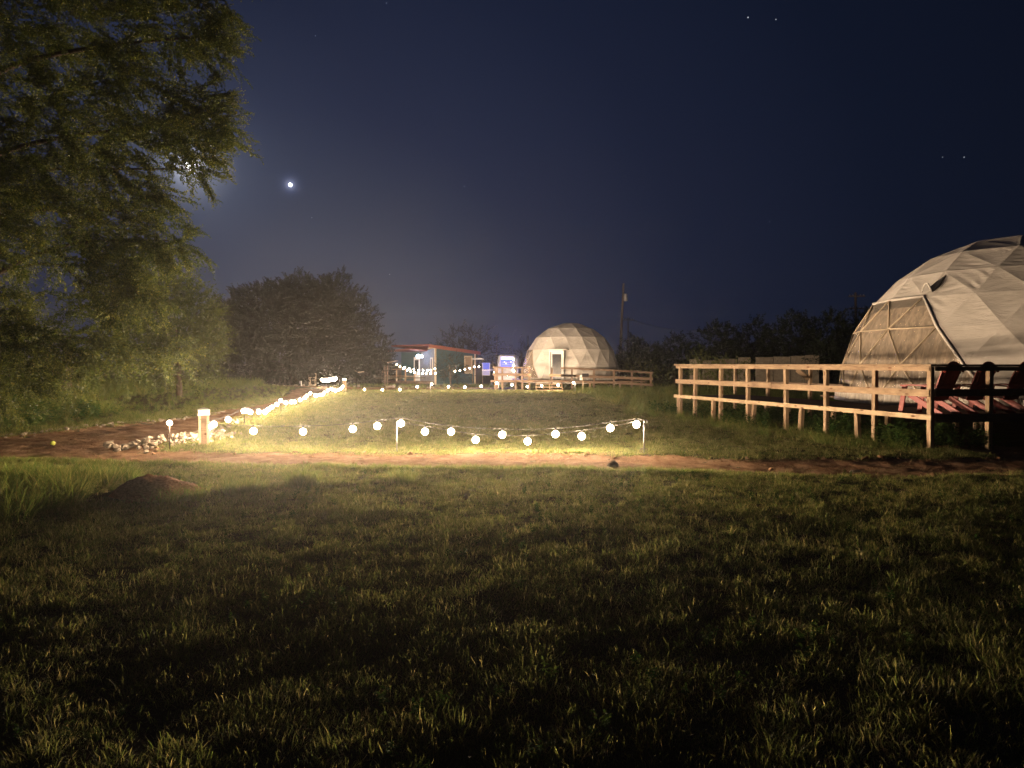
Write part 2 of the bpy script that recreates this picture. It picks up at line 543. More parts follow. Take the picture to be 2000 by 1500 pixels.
def ground_mesh():
    ys = np.concatenate([np.arange(-8, 2, .5), np.arange(2, 15, .11), np.arange(15, 50, .35), np.arange(50, 90, 1.5), np.geomspace(90, 3000, 26)])
    u = np.concatenate([np.linspace(-1, -.28, 26), np.linspace(-.27, .27, 150), np.linspace(.28, 1, 26)])
    xs = np.sign(u) * np.where(np.abs(u) <= .27, np.abs(u) / .27 * 14, 14 * (3000 / 14) ** ((np.abs(u) - .27) / .73))
    X, Y = np.meshgrid(xs, ys)
    Z = gz(X, Y)
    V = np.stack([X, Y, Z], -1).reshape(-1, 3)
    ny, nx = X.shape
    i = np.arange(ny - 1)[:, None] * nx + np.arange(nx - 1)[None]
    F = np.stack([i, i + 1, i + nx + 1, i + nx], -1).reshape(-1, 4)
    return arr_mesh('ground', V, F, M['soil'], True)


ground = tag(link('ground', ground_mesh()), 'dark lawn soil reaching to the trees', kind='structure')


def sheet(name, x0, x1, y0, y1, step, keep, mat, lift, rough=0.0):
    xs = np.arange(x0, x1 + step, step); ys = np.arange(y0, y1 + step, step)
    X, Y = np.meshgrid(xs, ys)
    D = keep(X, Y)
    Z = gz(X, Y) + lift * np.clip(D / .25 + .3, -1.5, 1)
    if rough:
        Z = Z + rough * (wob(X, Y, 9, seed=5) + .7 * wob(X, Y, 21, seed=6) + .6 * wob(X, Y, 43, seed=7)) * sm(0, .3, D)
    ny, nx = X.shape
    i = np.arange(ny - 1)[:, None] * nx + np.arange(nx - 1)[None]
    F = np.stack([i, i + 1, i + nx + 1, i + nx], -1).reshape(-1, 4)
    k = (D.reshape(-1)[F] > -.12).any(1)
    F = F[k]
    used = np.unique(F)
    mp = np.full(X.size, -1); mp[used] = np.arange(len(used))
    V = np.stack([X, Y, Z], -1).reshape(-1, 3)[used]
    return link(name, arr_mesh(name, V, mp[F], mat, True))


def d_main(x, y): return np.where(y < 47.5, dirtness(x, y), -9)
def d_far(x, y): return np.where(y > 48, dirtness(x, y), -9)


path = tag(sheet('dirt_path', -17, 15, 10, 47, .085, d_main, M['dirt'], .016, .016), 'reddish bare dirt path crossing in front of the lights and turning back on the left', kind='structure')
path2 = tag(sheet('dirt_track', -28, 0, 48.5, 54.5, .3, d_far, M['dirt'], .03), 'far dirt track below the big round tree', kind='structure')


# ------------------------------------------------------------------ grass (uncountable: point clouds with instanced tufts)
def blade_tuft(name, nblade, lo, hi, spread, lean, width, mat, seed, seg=3, flat=False):
    r = np.random.default_rng(seed)
    V, F, tone = [], [], []
    for b in range(nblade):
        L = r.uniform(lo, hi); a = r.uniform(0, 6.283); rad = spread * math.sqrt(r.uniform(0, 1))
        base = np.array([rad * math.cos(a), rad * math.sin(a), -.012])
        az = a + r.normal(0, .9); ln = r.uniform(.15, lean); cv = r.uniform(.2, 1.3)
        d = np.array([math.cos(az), math.sin(az), 0]); side = np.array([-d[1], d[0], 0])
        sa = r.uniform(-.9, .9); side = side * math.cos(sa) + d * math.sin(sa)
        w = width * r.uniform(.7, 1.25)
        p = base.copy(); ang = ln
        i0 = len(V); tn = r.uniform(0, 1)
        for s in range(seg + 1):
            q = s / seg
            ww = w * (1 - q) ** .7 if s < seg else 0
            if s < seg:
                V += [p - side * ww / 2, p + side * ww / 2]; tone += [tn, tn]
            else:
                V += [p]; tone += [tn]
            p = p + (d * math.sin(ang) + np.array([0, 0, 1]) * math.cos(ang)) * L / seg
            ang = min(ang + cv / seg, 2.0)
        for s in range(seg - 1):
            j = i0 + 2 * s
            F += [(j, j + 1, j + 3), (j, j + 3, j + 2)]
        j = i0 + 2 * (seg - 1)
        F += [(j, j + 1, j + 2)]
    me = arr_mesh(name, V, F, mat, True, {'tone': ('POINT', tone)})
    return bpy.data.objects.new(name, me)


def leaf_plant(name, nleaf, h, mat, seed):
    r = np.random.default_rng(seed)
    V, F, tone = [], [], []
    for st in range(4):
        az0 = r.uniform(0, 6.28); lean = r.uniform(.1, .5)
        for b in range(nleaf // 4):
            q = (b + 1) / (nleaf // 4)
            c = np.array([math.cos(az0) * lean * q * h, math.sin(az0) * lean * q * h, q * h])
            az = r.uniform(0, 6.28); el = r.uniform(-.3, .7); L = r.uniform(.05, .10); w = L * .5
            d = np.array([math.cos(az) * math.cos(el), math.sin(az) * math.cos(el), math.sin(el)])
            s = np.array([-math.sin(az), math.cos(az), 0]) * w / 2
            i = len(V); tn = r.uniform(0, 1)
            V += [c, c + d * L * .5 - s, c + d * L + np.array([0, 0, -.01]), c + d * L * .5 + s]; tone += [tn] * 4
            F += [(i, i + 1, i + 2), (i, i + 2, i + 3)]
    me = arr_mesh(name, V, F, mat, False, {'tone': ('POINT', tone)})
    return bpy.data.objects.new(name, me)


def scatter(name, pts, scl, tilt, sources, label, seed=0):
    """one object: vertices carry the tufts through geometry nodes"""
    r = np.random.default_rng(seed + 100)
    n = len(pts)
    me = bpy.data.meshes.new(name)
    me.vertices.add(n); me.vertices.foreach_set('co', np.asarray(pts, np.float32).ravel())
    rot = np.stack([r.normal(0, tilt, n), r.normal(0, tilt, n), r.uniform(0, 6.283, n)], -1).astype(np.float32)
    a = me.attributes.new('rot', 'FLOAT_VECTOR', 'POINT'); a.data.foreach_set('vector', rot.ravel())
    a = me.attributes.new('scl', 'FLOAT_VECTOR', 'POINT'); a.data.foreach_set('vector', np.asarray(scl, np.float32).ravel())
    a = me.attributes.new('pick', 'INT', 'POINT'); a.data.foreach_set('value', r.integers(0, len(sources), n).astype(np.int32))
    ob = link(name, me)
    src = bpy.data.collections.new(name + '_tufts')
    for i, s in enumerate(sources):
        s.name = f'{name}_tuft.{i:03d}'
        src.objects.link(s)
    g = bpy.data.node_groups.new(name, 'GeometryNodeTree')
    g.interface.new_socket('Geometry', in_out='INPUT', socket_type='NodeSocketGeometry')
    g.interface.new_socket('Geometry', in_out='OUTPUT', socket_type='NodeSocketGeometry')
    N = g.nodes.new
    gi, go = N('NodeGroupInput'), N('NodeGroupOutput')
    ci = N('GeometryNodeCollectionInfo'); ci.inputs['Collection'].default_value = src
    ci.inputs['Separate Children'].default_value = True; ci.inputs['Reset Children'].default_value = True
    ip = N('GeometryNodeInstanceOnPoints'); ip.inputs['Pick Instance'].default_value = True

    def at(nm, ty):
        x = N('GeometryNodeInputNamedAttribute'); x.data_type = ty; x.inputs['Name'].default_value = nm
        return x.outputs['Attribute']
    g.links.new(gi.outputs[0], ip.inputs['Points'])
    g.links.new(ci.outputs[0], ip.inputs['Instance'])
    g.links.new(at('pick', 'INT'), ip.inputs['Instance Index'])
    er = N('FunctionNodeEulerToRotation'); g.links.new(at('rot', 'FLOAT_VECTOR'), er.inputs[0])
    g.links.new(er.outputs[0], ip.inputs['Rotation'])
    g.links.new(at('scl', 'FLOAT_VECTOR'), ip.inputs['Scale'])
    g.links.new(ip.outputs[0], go.inputs[0])
    md = ob.modifiers.new('tufts', 'NODES'); md.node_group = g
    return tag(ob, label, kind='stuff')


def field(y0, y1, dens, xlo=None, xhi=None, margin=2.0, rng=RNG):
    """random points over a stretch of ground, a little wider than the view"""
    hw = .76 * y1 + margin
    a, b = (-hw if xlo is None else xlo), (hw if xhi is None else xhi)
    n = int((b - a) * (y1 - y0) * dens)
    x = rng.uniform(a, b, n); y = rng.uniform(y0, y1, n)
    k = (np.abs(x) < .76 * y + margin)
    return x[k], y[k]


DECK_A, DECK_B = Vector((5.24, 22.7, 0)), Vector((7.99, 13.6, 0))
DIR1 = (DECK_B - DECK_A).normalized()
NRM1 = Vector((-DIR1.y, DIR1.x, 0))                # from the front rail towards the dome
DIR2 = Vector((.985, .172, 0)).normalized()
NRM2 = Vector((-DIR2.y, DIR2.x, 0))
DOME_C = Vector((13.2, 18.7, 0))
DECK_Z = CAMZ - 1.01


def under_deck(x, y):
    a = (x - DECK_A.x) * NRM1.x + (y - DECK_A.y) * NRM1.y
    b = (x - DECK_B.x) * NRM2.x + (y - DECK_B.y) * NRM2.y
    return (a > .15) & (b > .1) & (y < 26)


MOUND = G(255, 972)


def lawn_points():
    xs, ys, ss, hs = [], [], [], []
    bands = [(2.2, 5, 960, .95), (5, 8, 760, 1.0), (8, 11.5, 560, 1.08), (11.5, 15, 380, 1.2), (15, 21, 260, 1.4), (21, 30, 150, 1.7), (30, 46, 80, 2.2)]
    for y0, y1, dn, sc in bands:
        if y0 < 14:
            x, y = field(y0, y1, dn)
        else:
            x, y = field(y0, y1, dn, -12, 9)
        patch = wob(x, y, 2.2, seed=8) * .22 + wob(x, y, 6.0, seed=9) * .55 + wob(x, y, 13.0, seed=18) * .6
        keep = RNG.uniform(0, 1, len(x)) < np.clip(.78 + .5 * patch, .18, 1)
        keep &= dirtness(x, y) < RNG.normal(-.05, .09, len(x))
        keep &= ~under_deck(x, y)
        keep &= np.hypot(x - MOUND.x, (y - MOUND.y - .3)) > .55 + RNG.uniform(-.1, .1, len(x))
        x, y, patch = x[keep], y[keep], patch[keep]
        xs.append(x); ys.append(y)
        s = sc * np.clip(1 + .30 * patch + RNG.normal(0, .18, len(x)), .45, 2.0)
        ss.append(s); hs.append(s * RNG.uniform(.75, 1.2, len(x)) / np.maximum(1, sc / 1.35))
    x = np.concatenate(xs); y = np.concatenate(ys); s = np.concatenate(ss); h = np.concatenate(hs)
    # stray tufts creeping over the path
    xe = RNG.uniform(-14, 12, 9000); ye = RNG.uniform(10.5, 15.5, 9000)
    k = (dirtness(xe, ye) > -.05) & (dirtness(xe, ye) < .6) & (wob(xe, ye, 2.4, seed=10) > .2)
    x = np.concatenate([x, xe[k]]); y = np.concatenate([y, ye[k]])
    s = np.concatenate([s, RNG.uniform(.4, .8, k.sum())]); h = np.concatenate([h, RNG.uniform(.3, .6, k.sum())])
    return np.stack([x, y, gz(x, y)], -1), np.stack([s, s, h], -1)


tufts = [blade_tuft('t', 20, .025, .070, .065, 1.35, .0062, M['grass'], 20 + i) for i in range(7)]
pts, scl = lawn_points()
N_LAWN = len(pts)
lawn = scatter('lawn_grass', pts, scl, .12, tufts, 'short patchy mown grass of the lawn', 1)


def tall_points():
    X, Y, S = [], [], []

    def add(x, y, s): X.append(x); Y.append(y); S.append(s)
    # rank growth left of the dirt mound
    x, y = field(7.2, 11.2, 70, -11, -5.2)
    k = (wob(x, y, 1.1, seed=11) > -.6) & (dirtness(x, y) < -.1)
    k &= (x < -5.4 + .4 * wob(x, y, 3, seed=12) - .15 * (y - 9))
    add(x[k], y[k], RNG.uniform(.75, 1.35, k.sum()) * np.clip((11.9 - y[k]) / 2.2, .3, 1))
    # taller fringe along the near edge of the path
    x = RNG.uniform(-10, 3, 1500); d = RNG.uniform(.1, .5, 1500)
    y = np.interp(x, [-20, -9, -5, 0, 4, 8, 16], [12.9, 12.35, 12.0, 11.15, 10.75, 10.7, 11.4]) - d
    k = wob(x, y, 1.6, seed=13) > -.1
    add(x[k], y[k], RNG.uniform(.2, .36, k.sum()))
    # clumps in the near lawn
    for cx, cy, n, r0, s in ((-2.85, 9.6, 46, .22, .9), (-3.5, 9.2, 30, .25, .8), (-1.6, 10.0, 30, .3, .6), (-4.1, 8.7, 26, .35, .7)):
        a = RNG.uniform(0, 6.28, n); q = r0 * np.sqrt(RNG.uniform(0, 1, n))
        add(cx + q * np.cos(a), cy + q * np.sin(a), RNG.uniform(.6, 1.1, n) * s)
    # field and weedy bank on the left
    x, y = field(15.5, 24, 34, -26, -9.6); k = dirtness(x, y) < -.25
    add(x[k], y[k], RNG.uniform(.5, 1.2, k.sum()) * np.where(x[k] < -13, 1.4, .55))
    x, y = field(24, 46, 13, -42, -11); k = dirtness(x, y) < -.25
    add(x[k], y[k], RNG.uniform(.6, 1.3, k.sum()) * np.where(x[k] < -16, 1.6, .6))
    # rough grass right of the lawn and round the deck
    x, y = field(13.6, 24, 26, 3.6, 9.5); k = ((x - DECK_A.x) * NRM1.x + (y - DECK_A.y) * NRM1.y > -1.3) & (dirtness(x, y) < -.1) & (RNG.uniform(0, 1, len(x)) < .7)
    add(x[k], y[k], RNG.uniform(.4, .95, k.sum()))
    x, y = field(23, 48, 9, 4, 26); add(x, y, RNG.uniform(.7, 1.4, len(x)))
    x, y = field(50, 62, 3, -14, 20); add(x, y, RNG.uniform(.5, 1.0, len(x)))
    x = np.concatenate(X); y = np.concatenate(Y); s = np.concatenate(S)
    return np.stack([x, y, gz(x, y)], -1), np.stack([s, s, s], -1)


talls = [blade_tuft('t', 22, .16, .42, .10, .75, .010, M['tallgrass'], 50 + i, 4) for i in range(5)]
pts, scl = tall_points()
tall = scatter('tall_grass', pts, scl, .12, talls, 'tall rank grass and weedy tufts along the edges', 2)


def weed_points():
    X, Y, S = [], [], []
    x, y = field(13.9, 24, 16, 4.6, 12.5)
    a = (x - DECK_A.x) * NRM1.x + (y - DECK_A.y) * NRM1.y
    b = (x - DECK_B.x) * NRM2.x + (y - DECK_B.y) * NRM2.y
    k = (a > -.35) & (a < 2.2) & (b > -.3) & (wob(x, y, 2.2, seed=15) > -.25)
    X.append(x[k]); Y.append(y[k]); S.append(RNG.uniform(.7, 1.7, k.sum()))
    x, y = field(15, 22, 5, -20, -12); X.append(x); Y.append(y); S.append(RNG.uniform(1, 2.4, len(x)))
    x, y = field(2.3, 11.2, 14); k = (wob(x, y, 2.8, seed=19) > .25) & (dirtness(x, y) < -.2); X.append(x[k]); Y.append(y[k]); S.append(RNG.uniform(.18, .42, k.sum()))
    x = np.concatenate(X); y = np.concatenate(Y); s = np.concatenate(S)
    return np.stack([x, y, gz(x, y)], -1), np.stack([s, s, s], -1)


weeds = [leaf_plant('w', 44, .24, M['weed'], 80 + i) for i in range(4)]
pts, scl = weed_points()
weed = scatter('leafy_weeds', pts, scl, .15, weeds, 'broad-leaved weeds growing under the deck rail', 3)

# crumbs of soil and dead straw on the path
def clod_points():
    x = RNG.uniform(-14, 13, 9000); y = RNG.uniform(10.3, 16, 9000)
    d = dirtness(x, y)
    k = (d > -.12) & ((d < .12) | (RNG.uniform(0, 1, len(x)) < .16))
    x, y = x[k], y[k]
    s = RNG.lognormal(-.2, .5, len(x))
    return np.stack([x, y, gz(x, y)], -1), np.stack([s * RNG.uniform(.8, 1.5, len(x)), s * RNG.uniform(.8, 1.5, len(x)), s], -1)


def clod(seed):
    bm = bmesh.new(); bmesh.ops.create_icosphere(bm, subdivisions=1, radius=.022)
    r = random.Random(seed)
    for v in bm.verts: v.co *= r.uniform(.6, 1.3); v.co.z *= .7
    return bpy.data.objects.new('c', bm_mesh('c', bm, M['dirt']))


pts, scl = clod_points()
clods = scatter('soil_crumbs', pts, scl, .5, [clod(i) for i in range(4)], 'loose soil crumbs along the path edge', 4)
straws = [blade_tuft('t', 9, .05, .12, .09, 1.5, .005, leafy('dead_straw', [(0, (.20, .13, .06)), (1, (.38, .27, .15))], 'inst', .1), 120 + i, 2) for i in range(3)]
x = RNG.uniform(-14, 13, 34000); y = RNG.uniform(10.3, 17, 34000); k = (dirtness(x, y) > -.1) & (wob(x, y, 1.9, seed=16) > -.35)
x, y = x[k], y[k]
xl, yl_ = field(2.3, 12, 60); k = (wob(xl, yl_, 3.4, seed=20) > .0); x = np.concatenate([x, xl[k]]); y = np.concatenate([y, yl_[k]])
s = RNG.uniform(.5, 1.1, len(x))
straw = scatter('dead_straw', np.stack([x, y, gz(x, y)], -1), np.stack([s, s, s * .45], -1), .15, straws, 'dead straw lying on the dirt path', 5)

# dirt mound in the near grass
def mound_mesh():
    n, m = 40, 16
    V, F = [(0, 0, .235)], []
    for j in range(1, m + 1):
        q = j / m
        for i in range(n):
            a = 2 * math.pi * i / n
            rr = q * (.46 if math.cos(a) < 0 else .74) * (1 + .10 * math.sin(3 * a + 1) + .05 * math.sin(7 * a))
            z = .23 * (1 - q ** 2.2) ** 1.0 + .008 * math.sin(19 * a + 40 * q) + .010 * mnoise.noise((rr * 40 * math.cos(a), rr * 40 * math.sin(a), 8)) + .045 * (1 - q) ** .3 * mnoise.noise((rr * 9 * math.cos(a), rr * 9 * math.sin(a), 3)) - .04 * q
            V.append((rr * math.cos(a), rr * 1.0 * math.sin(a), z))
    for i in range(n): F.append((0, 1 + i, 1 + (i + 1) % n, 1 + (i + 1) % n))
    bm = bmesh.new(); vs = [bm.verts.new(v) for v in V]
    for i in range(n): bm.faces.new((vs[0], vs[1 + i], vs[1 + (i + 1) % n]))
    for j in range(m - 1):
        for i in range(n):
            a, b = 1 + j * n + i, 1 + j * n + (i + 1) % n
            bm.faces.new((vs[a], vs[a + n], vs[b + n], vs[b]))
    return bm_mesh('dirt_mound', bm, M['mound'], True)


tag(link('dirt_mound', mound_mesh(), None, (MOUND.x, MOUND.y + .35, gzf(MOUND.x, MOUND.y + .35) - .02)), 'low mound of crumbly red soil in the near grass', 'mound')

# ------------------------------------------------------------------ geodesic domes
def ring_pts(Rd, zs, th, n, ph):
    return [Vector((Rd * math.sin(th) * math.sin(ph + 2 * math.pi * k / n), -Rd * math.sin(th) * math.cos(ph + 2 * math.pi * k / n), Rd * math.cos(th) * zs)) for k in range(n)]


def zip_rings(n0, p0, n1, p1):
    """triangles between two rings given by counts and phases: list of ((ring, k), ...)"""
    a = [(p0 + 2 * math.pi * k / n0) for k in range(n0)]
    b = [(p1 + 2 * math.pi * k / n1) for k in range(n1)]
    # start the second ring at the vertex nearest the first ring's vertex 0
    off = min(range(n1), key=lambda k: abs(math.remainder(b[k] - a[0], 2 * math.pi)))
    st = math.remainder(b[off] - a[0], 2 * math.pi)
    i = j = 0
    T = []
    while i < n0 or j < n1:
        na = 2 * math.pi * (i + 1) / n0
        nb = st + 2 * math.pi * (j + 1) / n1
        if j >= n1 or (i < n0 and na < nb):
            T.append(((0, i % n0), (0, (i + 1) % n0), (1, (j + off) % n1))); i += 1
        else:
            T.append(((0, i % n0), (1, (j + 1 + off) % n1), (1, (j + off) % n1))); j += 1
    return T


def facet_mesh(name, a, b, c, nsub, amp, rng, mat, bulge=0.0):
    """a sewn triangle of cloth: folds run out of one corner and die away at the seams"""
    nrm = (b - a).cross(c - a).normalized()
    ctr = (a + b + c) / 3
    if nrm.dot(ctr) < 0: nrm = -nrm; b, c = c, b
    corners = [a, b, c]
    k0 = rng.randrange(3)
    o, e1, e2 = corners[k0], corners[(k0 + 1) % 3], corners[(k0 + 2) % 3]
    up = (Vector((0, 0, 1)) - nrm * nrm.z)
    up = up.normalized() if up.length > .05 else (b - a).normalized()
    tilt = rng.uniform(-.75, .75)
    sd = nrm.cross(up)
    fd = up * math.cos(tilt) + sd * math.sin(tilt)     # folds lie across this direction
    pitch = rng.uniform(.13, .24); ph = rng.uniform(0, 6)
    along = sd * math.cos(tilt) - up * math.sin(tilt)
    ref = o.dot(along); span = max(abs(e1.dot(along) - ref), abs(e2.dot(along) - ref)) + 1e-6
    V, idx = [], {}
    for i in range(nsub + 1):
        for j in range(nsub + 1 - i):
            u, v = i / nsub, j / nsub
            w = 1 - u - v
            p = o * w + e1 * u + e2 * v
            edge = min(u, v, w)
            fade = min(1, edge * 9)
            q = min(1, abs(p.dot(along) - ref) / span)
            env = (1 - q) ** 1.5
            s_ = p.dot(fd) + .06 * math.sin(p.dot(along) * 3.1 + ph) + .10 * mnoise.noise(p * 1.7 + Vector((ph, 0, 0)))
            f = (math.sin(s_ * 6.283 / pitch + ph) + .5 * math.sin(s_ * 6.283 / (pitch * .57) + ph * 2.3)) * max(0, .55 + 1.1 * mnoise.noise(p * 2.3 + Vector((0, ph, 0))))
            V.append(p + nrm * (amp * f * fade * env - bulge * min(1, 27 * u * v * w)))
            idx[i, j] = len(V) - 1
    bm = bmesh.new()
    vs = [bm.verts.new(p - ctr) for p in V]
    for i in range(nsub):
        for j in range(nsub - i):
            bm.faces.new((vs[idx[i, j]], vs[idx[i + 1, j]], vs[idx[i, j + 1]]))
            if i + j < nsub - 1:
                bm.faces.new((vs[idx[i + 1, j]], vs[idx[i + 1, j + 1]], vs[idx[i, j + 1]]))
    return bm_mesh(name, bm, mat, True), ctr


def dome(name, C, Rd, zs, face, rings, label, is_window, skip=None, seed=3, amp=.03, ns=9, capmat=None):
    """face: heading (radians) the local -Y side looks to; rings: (polar deg, count, phase deg)"""
    rng = random.Random(seed)
    root = thing(name, C, label, 'dome tent', face)
    RR = [(R(t), n, R(p)) for t, n, p in rings]
    apex = Vector((0, 0, Rd * zs))
    pts = [ring_pts(Rd, zs, t, n, p) for t, n, p in RR]
    tris = [('cap', apex, pts[0][(k + 1) % RR[0][1]], pts[0][k], (0, 0)) for k in range(RR[0][1])]
    for q in range(len(RR) - 1):
        for tr in zip_rings(RR[q][1], RR[q][2], RR[q + 1][1], RR[q + 1][2]):
            vv = [pts[q + r][k] for r, k in tr]
            tris.append(('side', *vv, (q, 0)))
    struts, seams = {}, {}
    for kd, a, b, c, _ in tris:
        m = (a + b + c) / 3
        th = math.degrees(math.acos(max(-1, min(1, (m.z / zs) / Rd / max(.2, (Vector((m.x, m.y, m.z / zs)).length / Rd))))))
        az = math.degrees(math.atan2(m.x, -m.y))
        if skip and skip(th, az): continue
        win = is_window(th, az)
        front = abs(az) < 125
        if win:
            me, o = facet_mesh('window_panel', a, b, c, 7, .012, rng, M['vinyl'])
            link('window_panel', me, root, o)
            for p, q in ((a, b), (b, c), (c, a)):
                key = tuple(sorted((tuple(round(x, 2) for x in p), tuple(round(x, 2) for x in q))))
                if key not in struts:
                    struts[key] = tube('strut', [p * 1.004, q * 1.004], .020 * Rd / 4.2, M['cream'], root, 6)
        else:
            hot = rng.random()
            mat = capmat if (kd == 'cap' and capmat) else M['canvas']
            me, o = facet_mesh('canvas_panel', a, b, c, ns if front else 3, amp * (1.0 if hot < .45 else .22) * (.3 if kd == 'cap' else 1), rng, mat, .02)
            link('canvas_panel', me, root, o)
    return root, pts


def seam_az(th):
    return -33 + (th - 52.5) * .82


BIG_R = 4.2
big_face = math.atan2(DOME_C.x, DOME_C.y) * -1
dome_base = Vector((DOME_C.x, DOME_C.y, DECK_Z + .01))
big, bpts = dome('geodesic_dome_tent', dome_base, BIG_R, 1.035, big_face,
                 [(14, 6, 7), (28, 10, 2), (41, 15, -7), (52.5, 18, -13), (64.5, 18, -23), (77, 18, -13), (89.5, 18, -23)],
                 'large beige canvas geodesic dome with a clear striped bay window behind the wooden rail',
                 lambda th, az: th > 52.5 and -118 < az < seam_az(th) - 1.5, seed=5, amp=.029, ns=18, capmat=M['domeblack'])


def pleats(name, Rd, zs, th0, th1, a0, a1, parent, mat, n=220, deep=.08):
    V, F = [], []
    rows = 12
    for i in range(n + 1):
        az = R(a0 + (a1 - a0) * i / n)
        d = deep * (math.sin(i * .83) * .6 + math.sin(i * 2.1 + 1.3) * .35 + .5 * math.sin(i * .19))
        for j in range(rows + 1):
            th = R(th0 + (th1 - th0) * j / rows)
            r = Rd * math.sin(th) + d * (.4 + .6 * j / rows)
            V.append((r * math.sin(az), -r * math.cos(az), Rd * math.cos(th) * zs))
    for i in range(n):
        for j in range(rows):
            a = i * (rows + 1) + j
            F.append((a, a + 1, a + rows + 2, a + rows + 1))
    return link(name, arr_mesh(name, V, F, mat, True), parent)


pleats('curtain', BIG_R * .955, 1.035, 54, 89, -120, -8, big, M['curtain'])
# rolled seams along the window edges
edge = [ring_pts(BIG_R * 1.006, 1.035, R(t), 18, R(p))[0] for t, p in ((52.5, -33), (64.5, -23), (77, -13), (89, -3))]
tube('window_seam', edge, .032, M['canvas'], big, 8)
edge = [ring_pts(BIG_R * 1.006, 1.035, R(52.5), 18, R(-113 + 20 * k))[0] for k in range(5)]
tube('window_seam', edge, .036, M['canvas'], big, 8)


def skirt(parent, Rd, z0, z1, a0, a1, mat, seed=1):
    r = random.Random(seed); n = 300; V, F = [], []
    for i in range(n + 1):
        az = R(a0 + (a1 - a0) * i / n)
        for j in range(5):
            q = j / 4
            rr = Rd + .03 + .05 * (1 - q) + .03 * math.sin(i * 1.1 + 2 * math.sin(i * .3)) * (.4 + q) + r.uniform(-.012, .012)
            V.append((rr * math.sin(az), -rr * math.cos(az), z0 + (z1 - z0) * q))
    for i in range(n):
        for j in range(4):
            a = i * 5 + j
            F.append((a, a + 5, a + 6, a + 1))
    return link('skirt', arr_mesh('skirt', V, F, mat, True), parent)


skirt(big, BIG_R, 0.0, .26, -118, 40, M['skirt'])
# vent: a black patch for the dark of the open slit, under a small rolled hood, above the window corner
def dome_dir(th, az, k=1.0):
    t, a = R(th), R(az)
    return Vector((BIG_R * k * math.sin(t) * math.sin(a), -BIG_R * k * math.sin(t) * math.cos(a), BIG_R * k * math.cos(t) * 1.035))


bm = bmesh.new()
q = [dome_dir(43.8, -28.0, 1.012), dome_dir(46.3, -30.6, 1.010), dome_dir(49.0, -32.5, 1.010), dome_dir(50.8, -30.2, 1.008), dome_dir(48.0, -28.2, 1.010)]
inner = [p * .992 for p in q]
vs = [bm.verts.new(p) for p in q]; vi = [bm.verts.new(p) for p in inner]
bm.faces.new(vs); bm.faces.new(vi[::-1])
for i in range(5): bm.faces.new((vs[i], vi[i], vi[(i + 1) % 5], vs[(i + 1) % 5]))
link('vent_dark', bm_mesh('vent_dark', bm, M['domeblack']), big)  # solid black patch painted for the shade inside the opening
hood = []
for i in range(9):
    a = math.pi * i / 8
    p = dome_dir(50.9 - 2.2 * math.sin(a), -35.0 + 4.6 * i / 8, 1.012 + .028 * math.sin(a))
    hood.append(p)
tube('vent_hood', hood, .022, M['canvas'], big, 6)

# far dome on its low deck
FD = P(1114, 745, 50)
FD_Z = FD.z
far_face = -math.atan2(FD.x, FD.y)
FR = 3.32


def far_win(th, az): return th > 64 and (-95 < az < -58 + (th - 65) * .55)


def fd_skip(th, az): return th > 64.8 and -27 < az < -6


FZC = Vector((FD.x, FD.y, FD_Z + FR * .24))
fard, _ = dome('geodesic_dome_tent', FZC, FR, 1.0, far_face,
               [(11, 6, 5), (29, 8, 12), (47, 14, -8), (65, 18, -19), (84.5, 18, -9), (104, 18, -19)],
               'smaller beige geodesic dome with a white framed glass door far across the lawn', far_win, None, seed=9, amp=.026, ns=13)
pleats('curtain', FR * .955, 1.0, 66, 103, -98, -40, fard, M['curtain'], 90, .04)
skirt(fard, FR * math.sin(R(104)), -FR * .24 - .06, -FR * .24 + .3, -100, 100, M['canvas'], 4)
# door frame standing proud of the canvas
dw, dh = .82, 2.02
az = -math.asin((1114 - 1089) / 93)
dr = Vector((math.sin(az), -math.cos(az), 0)); ds = Vector((math.cos(az), math.sin(az), 0))
dp = dr * (FR + .02) + Vector((0, 0, -FR * .24))


def door_box(name, s0, s1, z0, z1, d0, d1, mat, parent):
    bm = bmesh.new(); add_box(bm, (s0, d0, z0), (s1, d1, z1), .004)
    o = link(name, bm_mesh(name, bm, mat), parent)
    o.location = dp; o.rotation_euler = (0, 0, az)
    return o


door_box('door_frame', -dw / 2 - .1, -dw / 2, 0, dh + .1, -.12, .35, M['white'], fard)
door_box('door_frame', dw / 2, dw / 2 + .1, 0, dh + .1, -.12, .35, M['white'], fard)
door_box('door_frame', -dw / 2, dw / 2, dh, dh + .12, -.12, .35, M['white'], fard)
door_box('door', -dw / 2 + .01, dw / 2 - .01, .02, dh - .01, .0, .05, M['white'], fard)
door_box('door_glass', -dw / 2 + .1, dw / 2 - .1, .14, dh - .14, -.02, -.003, M['glassdark'], fard)
door_box('door_handle', -dw / 2 + .02, -dw / 2 + .07, .9, 1.05, -.07, -.003, M['metal'], fard)
door_box('canvas_awning', -dw / 2 - .14, dw / 2 + .3, dh + .14, dh + .2, -.2, .6, M['canvas'], fard)

# ------------------------------------------------------------------ the near wooden deck and its rails
deck = thing('wooden_deck', (DECK_B.x, DECK_B.y, 0), 'long raised timber walkway with post and rail balustrade in front of the large dome', 'deck')
AX = Vector((DECK_B.x, DECK_B.y, 0))


def on_line(o, d, px):
    """point of a ground line that is seen at column px"""
    k = ray(px, 760); k = k.x / k.y
    t = (k * o.y - o.x) / (d.x - k * d.y)
    return o + d * t


def post(p, z0, z1, mat, sz=.09, tilt=0.0, d=None, name='post', parent=None):
    p = Vector((p.x, p.y, 0))
    q = Vector((p.x + tilt, p.y + random.uniform(-.01, .01), 0))
    return plank(name, p + Vector((0, 0, z0)), q + Vector((0, 0, z1)), sz, sz, mat, parent, d or DIR1, .006)


